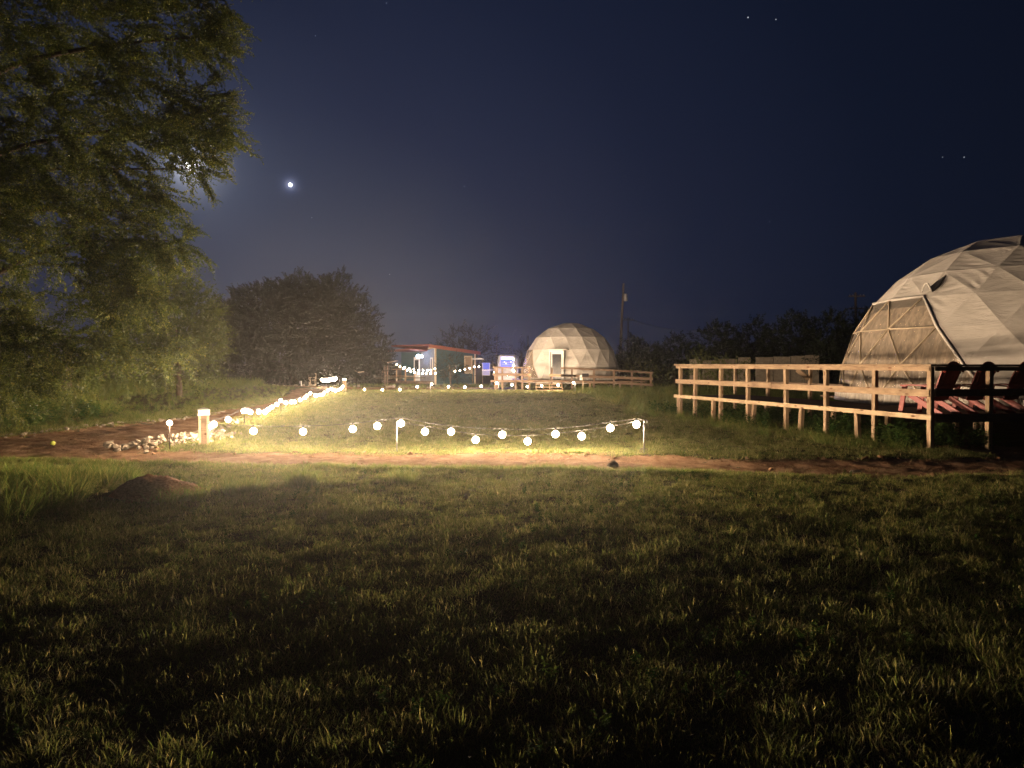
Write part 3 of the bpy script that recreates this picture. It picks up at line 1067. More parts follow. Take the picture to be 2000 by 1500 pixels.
RAILZ = CAMZ - .005
for px in (1324, 1352, 1402, 1456, 1530, 1608, 1702, 1811):
    p = on_line(DECK_A, DIR1, px) + NRM1 * .10
    post(p, gzf(p.x, p.y) - .1, RAILZ - .045, M['wood'], .095, random.uniform(-.03, .03), None, 'post', deck)
for px in (1317, 1384, 1460, 1553, 1666):
    p = on_line(DECK_A, DIR1, px) + NRM1 * .16
    post(p, gzf(p.x, p.y) - .1, DECK_Z - .06, M['wood'], .10, random.uniform(-.05, .05), None, 'pier', deck)
for px in (1497, 1540, 1628, 1735):
    p = on_line(DECK_A + NRM1 * 1.9, DIR1, px)
    post(p, gzf(p.x, p.y) - .1, DECK_Z - .06, M['wood'], .10, 0, None, 'pier', deck)


def rail_run(a, b, cuts, off, z, w, t, mat, name, seed=0, ov=0.0):
    """boards end to end along a line"""
    r = random.Random(seed)
    d = (b - a).normalized(); L = (b - a).length
    ts = [0] + cuts + [L]
    for t0, t1 in zip(ts, ts[1:]):
        p0 = a + d * (t0 + .002) + off; p1 = a + d * (t1 - .002) + off
        plank(name, Vector((p0.x, p0.y, z + r.uniform(-.008, .008))), Vector((p1.x, p1.y, z + r.uniform(-.008, .008))), w, t, mat, deck)


A2 = DECK_A - DIR1 * .10
B2 = DECK_B + DIR1 * .06
for t0, t1 in ((-.12, 4.9), (4.903, 9.55)):
    p0, p1 = DECK_A + DIR1 * t0 + NRM1 * .06, DECK_A + DIR1 * t1 + NRM1 * .06
    plank('cap_board', (p0.x, p0.y, RAILZ - .02), (p1.x, p1.y, RAILZ - .021), .04, .14, M['wood'], deck)
rail_run(DECK_A - DIR1 * .04, DECK_A + DIR1 * 9.5, [3.6], NRM1 * .03, RAILZ - .085, .085, .04, M['wood'], 'top_rail', 1)
rail_run(DECK_A - DIR1 * .06, DECK_A + DIR1 * 9.5, [4.8], NRM1 * .03, RAILZ - .55, .14, .04, M['wood'], 'middle_rail', 2)
rail_run(DECK_A - DIR1 * .14, DECK_A + DIR1 * 9.56, [3.2, 6.9], NRM1 * .025, DECK_Z - .01, .10, .05, M['wood_pale'], 'rim_board', 3)
# back rail of the walkway
BA = DECK_A + NRM1 * 2.4
for px in (1436, 1500, 1582):
    p = on_line(BA, DIR1, px)
    post(p, DECK_Z - .0, RAILZ - .14, M['wood'], .09, 0, None, 'post', deck)
    post(p, gzf(p.x, p.y) - .1, DECK_Z - .16, M['wood'], .09, 0, None, 'pier', deck)
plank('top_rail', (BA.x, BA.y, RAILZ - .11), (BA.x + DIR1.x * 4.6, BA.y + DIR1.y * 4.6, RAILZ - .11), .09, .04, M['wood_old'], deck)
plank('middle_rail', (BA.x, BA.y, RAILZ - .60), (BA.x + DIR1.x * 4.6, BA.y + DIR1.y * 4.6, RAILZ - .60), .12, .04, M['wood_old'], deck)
# brace bracket at the back rail
p = on_line(BA, DIR1, 1582)
plank('brace', (p.x - .05, p.y - .02, RAILZ - .42), (p.x - .30, p.y + .2, RAILZ - .16), .12, .04, M['wood'], deck)
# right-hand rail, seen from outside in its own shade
C_END = DECK_B + DIR2 * 9
for px in (1882, 1941):
    p = on_line(DECK_B, DIR2, px) + NRM2 * .10
    if px == 1941: post(p, gzf(p.x, p.y) - .1, RAILZ - .045, M['wood'], .10, 0, DIR2, 'post', deck)
for t in (3.4, 5.2, 7.0, 8.8):
    p = DECK_B + DIR2 * t + NRM2 * .10
    post(p, gzf(p.x, p.y) - .1, RAILZ - .045, M['wood'], .10, 0, DIR2, 'post', deck)
for px, dp_ in ((1868, 3.0), (1908, 2.4), (1920, 3.4)):
    p = on_line(DECK_B + NRM2 * dp_, DIR2, px)
    post(p, gzf(p.x, p.y) - .1, DECK_Z - .2, M['wood'], .10, 0, DIR2, 'pier', deck)
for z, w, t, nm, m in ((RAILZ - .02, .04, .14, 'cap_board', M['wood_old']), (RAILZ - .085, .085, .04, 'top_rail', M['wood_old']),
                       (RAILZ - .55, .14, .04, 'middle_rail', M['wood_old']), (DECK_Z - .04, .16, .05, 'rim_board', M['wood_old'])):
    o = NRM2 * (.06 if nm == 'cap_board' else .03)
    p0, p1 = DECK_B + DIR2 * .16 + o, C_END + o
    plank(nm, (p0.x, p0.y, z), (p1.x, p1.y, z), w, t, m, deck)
# the floor boards: far too foreshortened to tell apart
bm = bmesh.new()
d1, n1 = DIR1, NRM1
w = 2.45
k = 0
while k < 66:
    c = DECK_A + DIR1 * (.07 + k * .144)
    a, b = c + NRM1 * .06, c + NRM1 * w
    s = DIR1 * .068
    vs = [bm.verts.new((*(p).xy, z)) for z in (DECK_Z - .03, DECK_Z) for p in (a - s, a + s, b + s, b - s)]
    for q in ((3, 2, 1, 0), (4, 5, 6, 7), (0, 1, 5, 4), (1, 2, 6, 5), (2, 3, 7, 6), (3, 0, 4, 7)):
        bm.faces.new([vs[i] for i in q])
    k += 1
k = 0
while k < 62:                                       # platform under the dome
    c = DECK_B + NRM2 * (.09 + k * .144)
    a, b = c + DIR2 * 1.55, c + DIR2 * 11.4
    if k > 3: a = a + DIR2 * (.17 * k * .144 - .0) + DIR2 * .55
    s = NRM2 * .068
    vs = [bm.verts.new((*(p).xy, z)) for z in (DECK_Z - .035, DECK_Z - .005) for p in (a - s, b - s, b + s, a + s)]
    for q in ((3, 2, 1, 0), (4, 5, 6, 7), (0, 1, 5, 4), (1, 2, 6, 5), (2, 3, 7, 6), (3, 0, 4, 7)):
        bm.faces.new([vs[i] for i in q])
    k += 1
for v in bm.verts: v.co -= Vector((AX.x, AX.y, 0))
fl = link('floor_decking', bm_mesh('floor_decking', bm, M['wood_old']), deck); fl['kind'] = 'stuff'


# ------------------------------------------------------------------ red plastic lawn chairs on the deck
def chair_proto():
    root = thing('plastic_chair', (0, 0, 0), 'red', 'chair')
    # the sitter faces +Y; backrest leans to -Y
    def curved(name, xs, prof, th, mat, par, crown=0.0):
        bm = bmesh.new(); rows = []
        for y, z in prof:
            rows.append([(bm.verts.new((x, y - crown * 0, z + .02 * (abs(x) / .25) ** 2)),) for x in xs])
        top = [[c[0] for c in r] for r in rows]
        bot = []
        for r in top: bot.append([bm.verts.new(v.co + Vector((0, -th * .35, -th))) for v in r])
        for i in range(len(top) - 1):
            for j in range(len(xs) - 1):
                bm.faces.new((top[i][j], top[i][j + 1], top[i + 1][j + 1], top[i + 1][j]))
                bm.faces.new((bot[i][j], bot[i + 1][j], bot[i + 1][j + 1], bot[i][j + 1]))
        n, m = len(top), len(xs)
        for i in range(n - 1):
            bm.faces.new((top[i][0], top[i + 1][0], bot[i + 1][0], bot[i][0])); bm.faces.new((top[i][m - 1], bot[i][m - 1], bot[i + 1][m - 1], top[i + 1][m - 1]))
        for j in range(m - 1):
            bm.faces.new((top[0][j], bot[0][j], bot[0][j + 1], top[0][j + 1])); bm.faces.new((top[n - 1][j], top[n - 1][j + 1], bot[n - 1][j + 1], bot[n - 1][j]))
        bmesh.ops.recalc_face_normals(bm, faces=bm.faces)
        return link(name, bm_mesh(name, bm, mat, False), par)
    for k in range(5):                               # seat slats
        pr = [(.30, .365), (.18, .37), (.02, .335), (-.14, .29), (-.22, .27)]
        x0 = -.25 + k * .102
        curved('seat_slat', [x0, x0 + .045, x0 + .09], pr, .022, M['red'], root)
    tops = [.83, .93, .965, .93, .83]
    for k in range(5):                               # fan back with a rounded top
        bm = bmesh.new()
        c0 = (k - 2) * .098; c1 = (k - 2) * .118; w0, w1 = .0465, .0565
        V = []
        N = 7
        for i in range(N + 1):
            q = i / N
            z = .27 + (tops[k] - .27) * q
            y = -.20 - .27 * (z - .27) / .69
            cx = c0 + (c1 - c0) * q; hw = w0 + (w1 - w0) * q
            if k == 0: ztl, ztr = 0, 1
            sl = (tops[min(k + 1, 4)] - tops[max(k - 1, 0)]) * .28 if i == N else 0
            V.append([(cx - hw, y, z - sl), (cx + hw, y, z + sl)])
        fr = [[bm.verts.new(p) for p in r] for r in V]
        bk = [[bm.verts.new((p[0], p[1] - .02, p[2] - .006)) for p in r] for r in V]
        for i in range(N):
            bm.faces.new((fr[i][0], fr[i][1], fr[i + 1][1], fr[i + 1][0])); bm.faces.new((bk[i][1], bk[i][0], bk[i + 1][0], bk[i + 1][1]))
            bm.faces.new((fr[i][0], fr[i + 1][0], bk[i + 1][0], bk[i][0])); bm.faces.new((fr[i][1], bk[i][1], bk[i + 1][1], fr[i + 1][1]))
        bm.faces.new((fr[0][0], bk[0][0], bk[0][1], fr[0][1])); bm.faces.new((fr[N][0], fr[N][1], bk[N][1], bk[N][0]))
        bmesh.ops.recalc_face_normals(bm, faces=bm.faces)
        link('back_slat', bm_mesh('back_slat', bm, M['red']), root)
    # rounded head band
    pts = [((-.28 + .56 * i / 14), -.475 + .01 * math.sin(math.pi * i / 14), .80 + .17 * math.sin(math.pi * i / 14) ** .8) for i in range(15)]
    tube('head_band', [(a, b + .0, c) for a, b, c in pts], .026, M['red'], root, 6)
    plank('back_brace', (-.29, -.33, .52), (.29, -.33, .52), .06, .025, M['red'], root)
    for s in (-1, 1):
        a = [(s * .30, .33, .545), (s * .315, .1, .56), (s * .31, -.15, .55), (s * .29, -.36, .53)]
        bm = bmesh.new(); tp, bt = [], []
        for i, (x, y, z) in enumerate(a):
            hw = (.065, .06, .05, .03)[i]
            tp.append([bm.verts.new((x - hw, y, z)), bm.verts.new((x + hw, y, z))]); bt.append([bm.verts.new((x - hw, y, z - .025)), bm.verts.new((x + hw, y, z - .025))])
        for i in range(3):
            bm.faces.new((tp[i][0], tp[i][1], tp[i + 1][1], tp[i + 1][0])); bm.faces.new((bt[i][1], bt[i][0], bt[i + 1][0], bt[i + 1][1]))
            bm.faces.new((tp[i][0], tp[i + 1][0], bt[i + 1][0], bt[i][0])); bm.faces.new((tp[i][1], bt[i][1], bt[i + 1][1], tp[i + 1][1]))
        bm.faces.new((tp[0][0], bt[0][0], bt[0][1], tp[0][1])); bm.faces.new((tp[3][0], tp[3][1], bt[3][1], bt[3][0]))
        bmesh.ops.recalc_face_normals(bm, faces=bm.faces)
        link('armrest', bm_mesh('armrest', bm, M['red']), root)
        plank('front_leg', (s * .29, .36, .0), (s * .29, .28, .53), .035, .095, M['red'], root, (1, 0, 0))
        plank('rear_leg', (s * .27, -.44, .0), (s * .27, .20, .36), .10, .035, M['red'], root, (0, 0, 1))
    return root


proto = chair_proto()
chairs = [(1858, .30, .30, 'red plastic chair with dark fan back, nearest the corner post of the rail'),
          (1926, .27, .34, 'red plastic chair with dark fan back, left of the outer rail post'),
          (1998, .30, .32, 'red plastic chair with dark fan back cut by the right edge of the picture')]
for i, (px, a, off, lab) in enumerate(chairs):
    c = proto if i == 0 else copy_tree(proto)
    rz = math.atan2(DIR2.y, DIR2.x) + a
    fac = Vector((-math.sin(rz), math.cos(rz), 0))
    p = on_line(DECK_B + NRM2 * off, DIR2, px) + fac * .46
    c.location = (p.x, p.y, DECK_Z + .002)
    c.rotation_euler = (0, 0, rz); c.scale = (1.07,) * 3
    tag(c, lab, 'chair', 'red plastic chairs on the deck')

# ------------------------------------------------------------------ far deck with rails in front of the small dome
fdk = thing('wooden_deck', (FD.x, FD.y - 5, 0), 'low weathered deck with rail fence in front of the far dome', 'deck')


def at_h(px, py_ref, Y):                            # ground point under a column of the photograph
    k = ray(px, py_ref); return Vector((k.x / k.y * Y, Y, 0))


RZ = .95
yl = 45.4
rail_z = lambda px: P(px, np.interp(px, [960, 1090, 1200, 1275], [717.5, 718.5, 723.5, 728]), yl).z
mid_z = lambda px: P(px, np.interp(px, [960, 1090, 1200, 1275], [731, 733, 737, 740]), yl).z
rim_z = lambda px: P(px, np.interp(px, [960, 1090, 1200, 1275], [744, 744.5, 747.5, 752]), yl).z
for px in (967, 971, 981, 1007, 1020, 1034, 1078, 1117, 1160, 1199, 1234, 1271):
    p = at_h(px, 740, yl)
    post(p, gzf(p.x, p.y) - .15, rail_z(px) - .02, M['wood_old'], .12, 0, Vector((1, 0, 0)), 'post', fdk)
for px in (1152, 1211, 1252):
    p = at_h(px, 740, yl + .5)
    post(p, gzf(p.x, p.y) - .2, rim_z(px) - .04, M['wood'], .13, 0, Vector((1, 0, 0)), 'pier', fdk)
for px in (1253,):
    p = at_h(px, 740, yl + 5)
    post(p, rim_z(px) - .1, rail_z(px) - .05, M['wood_old'], .12, 0, Vector((1, 0, 0)), 'post', fdk)
for a, b, mt in ((962, 1030, 'wood_old'), (1030, 1036, 'wood'), (1095, 1200, 'wood_old'), (1200, 1275, 'wood_old')):
    for fz, w, nm in ((rail_z, .11, 'top_rail'), (mid_z, .16, 'middle_rail')):
        pa, pb = at_h(a, 740, yl - .08), at_h(b, 740, yl - .08)
        plank(nm, (pa.x, pa.y, fz(a)), (pb.x, pb.y, fz(b)), w, .05, M[mt], fdk)
pa, pb = at_h(1072, 740, yl - .08), at_h(1125, 740, yl - .08)
plank('middle_rail', (pa.x, pa.y, mid_z(1072)), (pb.x, pb.y, mid_z(1125)), .16, .05, M['wood'], fdk)
for a, b in ((958, 1085), (1085.3, 1200), (1200.3, 1276)):
    pa, pb = at_h(a, 740, yl - .06), at_h(b, 740, yl - .06)
    plank('rim_board', (pa.x, pa.y, rim_z(a)), (pb.x, pb.y, rim_z(b)), .14, .06, M['wood_old'], fdk)
bm = bmesh.new()
pa, pb = at_h(1000, 740, yl + .05), at_h(1260, 740, yl + .05)
add_box(bm, (pa.x, yl + .05, rim_z(1100) - .06), (pb.x, yl + 8.6, rim_z(1100) + .02))
for v in bm.verts: v.co -= fdk.location
link('floor_decking', bm_mesh('floor_decking', bm, M['wood_old']), fdk)
for k, zz in enumerate((.02, .2, .38)):            # steps down to the lawn
    pa, pb = at_h(1046, 740, yl - 1.1 + k * .32), at_h(1098, 740, yl - 1.1 + k * .32)
    plank('step', (pa.x, pa.y, zz), (pb.x, pb.y, zz), .28, .05, M['wood'], fdk, (0, 1, 0))
for px in (1047, 1073, 1098):
    p = at_h(px, 740, yl - .5)
    plank('stringer', (p.x, yl - 1.2, -.1), (p.x, yl - .12, .42), .2, .05, M['wood'], fdk, (0, 0, 1))

# white notice and little sign in front of it
p = at_h(1134.5, 735, yl - .12)
nb = thing('notice_sheet', (p.x, yl - .13, mid_z(1134) - .25), 'white notice sheet hung on the far deck rail', 'notice')
link('paper', box_mesh('paper', (-.07, -.005, -.02), (.07, .005, .32), M['white']), nb)
link('print', box_mesh('print', (-.02, -.009, .1), (.02, -.006, .2), M['black']), nb)
p = at_h(1138.5, 760, 43.4)
sg = thing('yard_sign', (p.x, p.y, gzf(p.x, p.y)), 'small dark board on a thin pale stake before the far deck', 'sign')
zt = P(1138, 729.5, 43.4).z - sg.location.z; zb = P(1138, 735.8, 43.4).z - sg.location.z
link('board', box_mesh('board', (-.06, -.02, zb), (.35, .0, zt), M['black'], .004), sg)
link('stake', box_mesh('stake', (-.02, .002, -.1), (.02, .03, zt - .02), M['wood_pale'], .003), sg)

# ------------------------------------------------------------------ post lamps beside the lawn
def post_lamp(px, Y, h, label, on=9.0):
    p = at_h(px, 800, Y)
    z = gzf(p.x, p.y)
    t = thing('post_lamp', (p.x, p.y, z), label, 'lamp', .35, 'wooden post lamps at the ends of the light row')
    s = .075
    for sx in (-1, 1):                                # four corner battens round a core
        for sy in (-1, 1):
            link('batten', box_mesh('batten', (sx * s - .022, sy * s - .022, -.05), (sx * s + .022, sy * s + .022, h - .13), M['wood_pale'], .004), t)
    link('core', box_mesh('core', (-s + .024, -s + .024, -.05), (s - .024, s - .024, h - .135), M['wood'], .003), t)
    link('collar', box_mesh('collar', (-.115, -.115, h - .13), (.115, .115, h - .10), M['white'], .006), t)
    bm = bmesh.new(); lathe_bm(bm, [(.098, h - .0995), (.10, h - .03)], 12)
    link('lens', bm_mesh('lens', bm, M['lampglow'], True), t)
    bm = bmesh.new(); lathe_bm(bm, [(.125, h - .029), (.12, h - .012), (.07, h + .012), (.02, h + .022)], 16)
    link('cap', bm_mesh('cap', bm, M['white'], True), t)
    return t


post_lamp(398, 14.4, .73, 'pale wooden post lamp with glowing white cap at the near end of the lawn')
post_lamp(673, 43.0, .78, 'glowing white post lamp far off where the light row meets the back row')

# ------------------------------------------------------------------ festoon lights
GLOBE_R = .067
_gm = bmesh.new(); bmesh.ops.create_icosphere(_gm, subdivisions=2, radius=GLOBE_R)
GLOBE = bm_mesh('bulb', _gm, M['globe'], True)
_sm = bmesh.new(); lathe_bm(_sm, [(.016, GLOBE_R - .004), (.018, GLOBE_R + .03), (.010, GLOBE_R + .045)], 8)
SOCK = bm_mesh('socket', _sm, M['socket'])


def bulb_light(watts, key, col=WARM, rad=.03):
    k = f'festoon_light_{key}'
    L = bpy.data.lights.get(k)
    if L is None:
        L = bpy.data.lights.new(k, 'POINT'); L.energy = watts; L.color = col; L.shadow_soft_size = rad
        L.use_nodes = True                          # carries a little farther than the inverse square, put in to lift the dim distance
        lt = L.node_tree; em = next(n for n in lt.nodes if n.type == 'EMISSION')
        fo = lt.nodes.new('ShaderNodeLightFalloff'); fo.inputs['Strength'].default_value = 1.0
        ma = lt.nodes.new('ShaderNodeMath'); ma.operation = 'MULTIPLY_ADD'; ma.inputs[1].default_value = CARRY
        lt.links.new(fo.outputs['Linear'], ma.inputs[0]); lt.links.new(fo.outputs['Quadratic'], ma.inputs[2])
        lt.links.new(ma.outputs[0], em.inputs['Strength'])
    return L


def festoon(label, group, pts, key, watts, scale=1.0, ends=(), every=1, cord_r=.0045, cord_pts=None):
    """a cord with hanging bulbs: each bulb a part, its lamp inside it"""
    c = Vector(pts[0])
    root = thing('string_lights', c, label, 'string lights', 0, group)
    up = GLOBE_R * scale + .045 * scale
    line = [Vector(p) + Vector((0, 0, up)) for p in pts] if cord_pts is None else [Vector(p) for p in cord_pts]
    line = [Vector(e) for e in ends[:1]] + line + [Vector(e) for e in ends[1:2]]
    dense = []
    for a, b in zip(line, line[1:]):
        L = (b - a).length
        for i in range(4):
            q = i / 4
            dense.append(a.lerp(b, q) - Vector((0, 0, .03 * L * 4 * q * (1 - q) * .5)))
    dense.append(line[-1])
    tube('cord', [p - c for p in dense], cord_r * scale, M['cord'], root, 5)
    for i, p in enumerate(pts):
        b = link('bulb', GLOBE, root, Vector(p) - c); b.scale = (scale,) * 3
        link('socket', SOCK, b)
        if i % every == 0:
            L = bpy.data.objects.new('bulb_lamp', bulb_light(watts * every, key)); COL.objects.link(L)
            L.parent = b
    return root


def stake(px, Y, top_py, label, prongs=False, group='light stakes', base=None, mat='metal', r=.011):
    p = at_h(px, 820, Y); z = gzf(p.x, p.y)
    h = P(px, top_py, Y).z - z
    t = thing('light_stake', (p.x, p.y, z), label, 'stake', 0, group)
    tube('shaft', [(0, 0, -.1), (0, 0, h - .05)], r, M[mat], t, 8)
    hook = [(0, 0, h - .051)] + [(.03 - .03 * math.cos(a), 0, h - .03 + .03 * math.sin(a)) for a in np.linspace(0, 3.6, 8)]
    tube('hook', hook, r * .7, M[mat], t, 6)
    if prongs:
        for i in range(4):
            a = i * math.pi / 2 + .4
            tube('prong', [(0, 0, .07), (.07 * math.cos(a), .07 * math.sin(a), .075), (.085 * math.cos(a), .085 * math.sin(a), .03), (.088 * math.cos(a), .088 * math.sin(a), -.06)], .006, M['rust'], t, 6)
    return t


def yfront(px): return float(np.interp(px, [331, 400, 495, 775, 1030, 1258], [13.55, 13.95, 13.8, 13.50, 13.25, 12.95]))


G1 = 'festoon strings round the lawn'
up_ = [(495, 842), (592, 843), (689, 838), (737, 832), (783, 827), (881, 843), (981, 849), (1085, 848), (1192, 836), (1243, 829)]
lo_ = [(830, 843), (929, 859), (1030.5, 862), (1136, 852)]
F = lambda L: [P(x, y, yfront(x)) for x, y in L]
hookL, hookR = P(775, 823, yfront(775)), P(1257, 820, yfront(1257))
festoon('white globe string lights along the front of the lawn, longer upper cord', G1, F(up_), 'front', BULB_W, ends=(P(404, 827, 14.3), hookR))
festoon('white globe string lights on the lower cord sagging between the two front stakes', G1, F(lo_), 'front', BULB_W, ends=(hookL + Vector((0, .02, 0)), hookR + Vector((0, .03, 0))))
festoon('single globe light hung from the thin dark stake by the rock pile', G1, [P(331.5, 826, yfront(331))], 'front', 9, .75, ends=(P(331.5, 821, yfront(331)), P(331.0, 820.5, yfront(331))))
stake(331, yfront(331), 822, 'thin dark stake standing by the white rock pile', mat='rust')
stake(775, yfront(775) + .03, 822, 'steel hook stake at the left of the front light strings')
stake(1258, yfront(1258) - .02, 820, 'steel hook stake with a four-pronged foot at the right of the front strings', True)


def row(y): return Vector((rowx(y), y, 0))


# left row: two cords from stake to stake, running back beside the path
STK = [14.4, 19.2, 24.4, 30.5, 36.5, 42.8]
rl, rl2 = [], []
for j, (a, b) in enumerate(zip(STK, STK[1:])):
    qs = (.03, .14, .50, .93) if j == 0 else [(.04 + .93 * i / 6.5) for i in range(7)]
    for i, q in enumerate(qs):
        y = a + (b - a) * q
        sag = 4 * q * (1 - q)
        p = row(y) + Vector((random.uniform(-.06, .06), 0, .385 - (.05 if j == 0 else .19) * sag + random.uniform(-.03, .03)))
        (rl2 if i % 2 else rl).append(p)
festoon('bright globe string lights running away beside the left path, higher cord', G1, rl, 'left', BULB_W * .95, every=2, ends=(P(404, 827, 14.3), P(673, 744, 42.9)))
festoon('bright globe string lights running away beside the left path, lower cord', G1, rl2, 'left', BULB_W * .95, every=2, ends=(P(402, 829, 14.3), P(673, 746, 42.9)))
for y, lab in zip(STK[1:-1], ('first', 'second', 'third', 'fourth')):
    p = row(y); z = gzf(p.x, p.y)
    t = thing('light_stake', (p.x, p.y, z), f'short dark stake carrying the left light row, {lab} from the near post lamp', 'stake', 0, 'light stakes')
    tube('shaft', [(0, 0, -.1), (0, 0, .47)], .012, M['rust'], t, 8)

bk = [(712, 761.5), (747, 762.5), (781, 761.5), (815, 756), (843, 751), (876, 756), (908, 757), (940, 755), (970, 749), (1000, 752), (1030, 756), (1058, 754), (1090, 753), (1120, 748)]
festoon('row of globe string lights along the far edge of the lawn', G1, [P(x, y - .6, 43) for x, y in bk], 'back', BULB_W * 1.1, 1.0, every=2, ends=(P(674, 748, 43), P(1124, 746, 43)))
for px, ty, lab in ((841, 747, 'thin stake in the far light row before the cabin bush'), (974, 745, 'thin stake in the far light row left of the far deck steps'), (1123, 744, 'thin stake at the right end of the far light row')):
    stake(px, 43.05, ty, lab, r=.016)

# blurred bright bunch beyond the far post lamp: bulbs strung over a fire-side frame
cl = []
for i in range(13):
    q = i / 12
    cl.append(P(629 + 27 * q, 742.5 - 2.5 * q + 2.2 * math.sin(q * math.pi) * (1 - q) + (.9 if i % 2 else -.9), 49 + 1.5 * q))
festoon('crowded cluster of glowing bulbs beyond the far post lamp', 'far festoon strings', cl, 'bunch', 9, 1.5, every=4)
stake(662, 47.5, 734.5, 'thin upright stake beside the far post lamp', r=.022, mat='rust')

cab_up = [(775, 712), (781.2, 716.3), (790.4, 717.6), (799.4, 720), (808.2, 721.6), (817.4, 723), (826.4, 723.4), (835.2, 723.4), (841.4, 723), (849.4, 720.4)]
cab_lo = [(788, 720), (795.2, 723), (802.4, 725.6), (809.6, 727.6), (817.4, 729.2), (824.8, 730), (832.6, 729.6), (840.8, 729.4), (850.4, 729.2)]
cab_r = [(888.6, 725.3), (898.2, 723.7), (908, 721.4), (917.4, 719.2), (926.6, 716.5), (935.4, 716.2), (945.2, 720), (955.4, 724), (965.6, 727)]
trl = [(1002, 723), (1004, 725), (991, 732.5), (1003, 701.5), (1003, 714.5)]
G2 = 'far festoon strings'
festoon('string of small glowing globes before the cabin porch, upper line', G2, [P(x, y, 55) for x, y in cab_up], 'cabin', 5, .85, every=3)
festoon('string of small glowing globes before the cabin porch, lower line', G2, [P(x, y, 54.4) for x, y in cab_lo], 'cabin', 5, .85, every=3)
festoon('string of small glowing globes rising to the right of the cabin bush', G2, [P(x, y, 53) for x, y in cab_r], 'cabin', 5, .80, every=3)
festoon('few glowing globes looped beside the blue-lit trailer', G2, [P(x, y, 51.5) for x, y in trl[:3]], 'trl', 1.5, 1.0)
festoon('two dim reddish globes hung on the trailer end', G2, [P(x, y, 52.0) for x, y in trl[3:]], 'trl', 1.5, 1.0)

# ------------------------------------------------------------------ rocks
rock_meshes = []
for s in range(9):
    r = random.Random(40 + s)
    bm = bmesh.new(); bmesh.ops.create_icosphere(bm, subdivisions=2, radius=1)
    off = Vector((r.uniform(0, 50), r.uniform(0, 50), r.uniform(0, 50)))
    sx, sy, sz = r.uniform(.8, 1.3), r.uniform(.7, 1.0), r.uniform(.55, .8)
    for _ in range(5):                                # chop a few flats
        n = Vector((r.gauss(0, 1), r.gauss(0, 1), r.gauss(0, .8))).normalized(); d = r.uniform(.62, .85)
        for v in bm.verts:
            k = v.co.dot(n) - d
            if k > 0: v.co -= n * k
    for v in bm.verts:
        v.co *= 1 + .12 * mnoise.noise(v.co * 1.6 + off)
        v.co = Vector((v.co.x * sx, v.co.y * sy, v.co.z * sz))
    rock_meshes.append(bm_mesh('rock', bm, M['rock']))


def rocks(root, places):
    for x, y, z, s in places:
        o = link('rock', random.choice(rock_meshes), root, Vector((x, y, z)) - root.location)
        o.rotation_euler = (random.uniform(-.4, .4), random.uniform(-.4, .4), random.uniform(0, 6.28)); o.scale = (s,) * 3


pile = thing('rock_pile', G(310, 862), 'heap of white limestone rocks edging the path corner by the thin stake', 'rock pile')
rr = random.Random(5)
pl = []
for i in range(280):
    q = rr.random() ** .85
    c = Vector((-7.62, 13.95, 0)).lerp(Vector((-6.95, 16.6, 0)), q)
    u = rr.gauss(0, .34 + .15 * q); v = rr.gauss(0, .25)
    x, y = c.x + u + .25 * (1 - q), c.y + v - .1 * u
    if i < 6: x, y = -7.78 + rr.uniform(-.1, .2), 13.75 + rr.uniform(-.15, .2)
    h = max(0, .20 * math.exp(-(u / .42) ** 2) * (1 - .5 * q))
    s = rr.uniform(.028, .066) * (1.6 if i < 3 else 1)
    pl.append((x, y, gzf(x, y) + h * rr.uniform(.3, 1) + s * .25, s))
rocks(pile, pl)
edge_ = thing('rock_border', G(200, 838), 'scattered pale rocks along the far left edge of the dirt path', 'rock border')
pl = []
for i in range(85):
    q = rr.random()
    y = 15.3 + 9.5 * q ** 1.3
    x = float(np.interp(y, [14, 15.7, 22, 30], [-12.6, -11.5, -10.0, -10.3])) + rr.gauss(0, .13)
    s = rr.uniform(.025, .062)
    pl.append((x, y, gzf(x, y) + s * .3, s))
rocks(edge_, pl)
edge2 = thing('rock_border', row(22) + Vector((-.4, 0, 0)), 'pale rocks lying under the bright left light row', 'rock border')
pl = []
for i in range(110):
    y = 16.8 + 25 * rr.random() ** 1.35
    x = rowx(y) + rr.gauss(-.42, .14); s = rr.uniform(.035, .075)
    pl.append((x, y, gzf(x, y) + s * .3, s))
rocks(edge2, pl)
far_r = thing('rock_border', G(720, 752), 'row of small stones edging the far dirt track', 'rock border')
pl = []
for i in range(46):
    x = rr.uniform(-20, -6); y = 53.6 + rr.gauss(0, .15); s = rr.uniform(.07, .17)
    pl.append((x, y, gzf(x, y) + s * .4, s))
rocks(far_r, pl)
p = G(1196, 908)
st = tag(link('stone', rock_meshes[3], None, (p.x, p.y, gzf(p.x, p.y) + .03)), 'single dark stone lying in the path below the right front stake', 'stone'); st.scale = (.10, .10, .12)
p = G(1672, 917)
st = tag(link('stone', rock_meshes[5], None, (p.x, p.y, gzf(p.x, p.y) + .02)), 'flat pale stone on the near path edge below the deck', 'stone'); st.scale = (.11, .08, .07)

p = G(103, 867)
bl = bmesh.new(); bmesh.ops.create_uvsphere(bl, u_segments=20, v_segments=14, radius=.05)
tag(link('tennis_ball', bm_mesh('tennis_ball', bl, M['ball'], True), None, (p.x, p.y, gzf(p.x, p.y) + .06)), 'yellow-green tennis ball lying on the dirt path at the left', 'ball')

# ------------------------------------------------------------------ trees
def unit(v): return v / (np.linalg.norm(v, axis=-1, keepdims=True) + 1e-9)


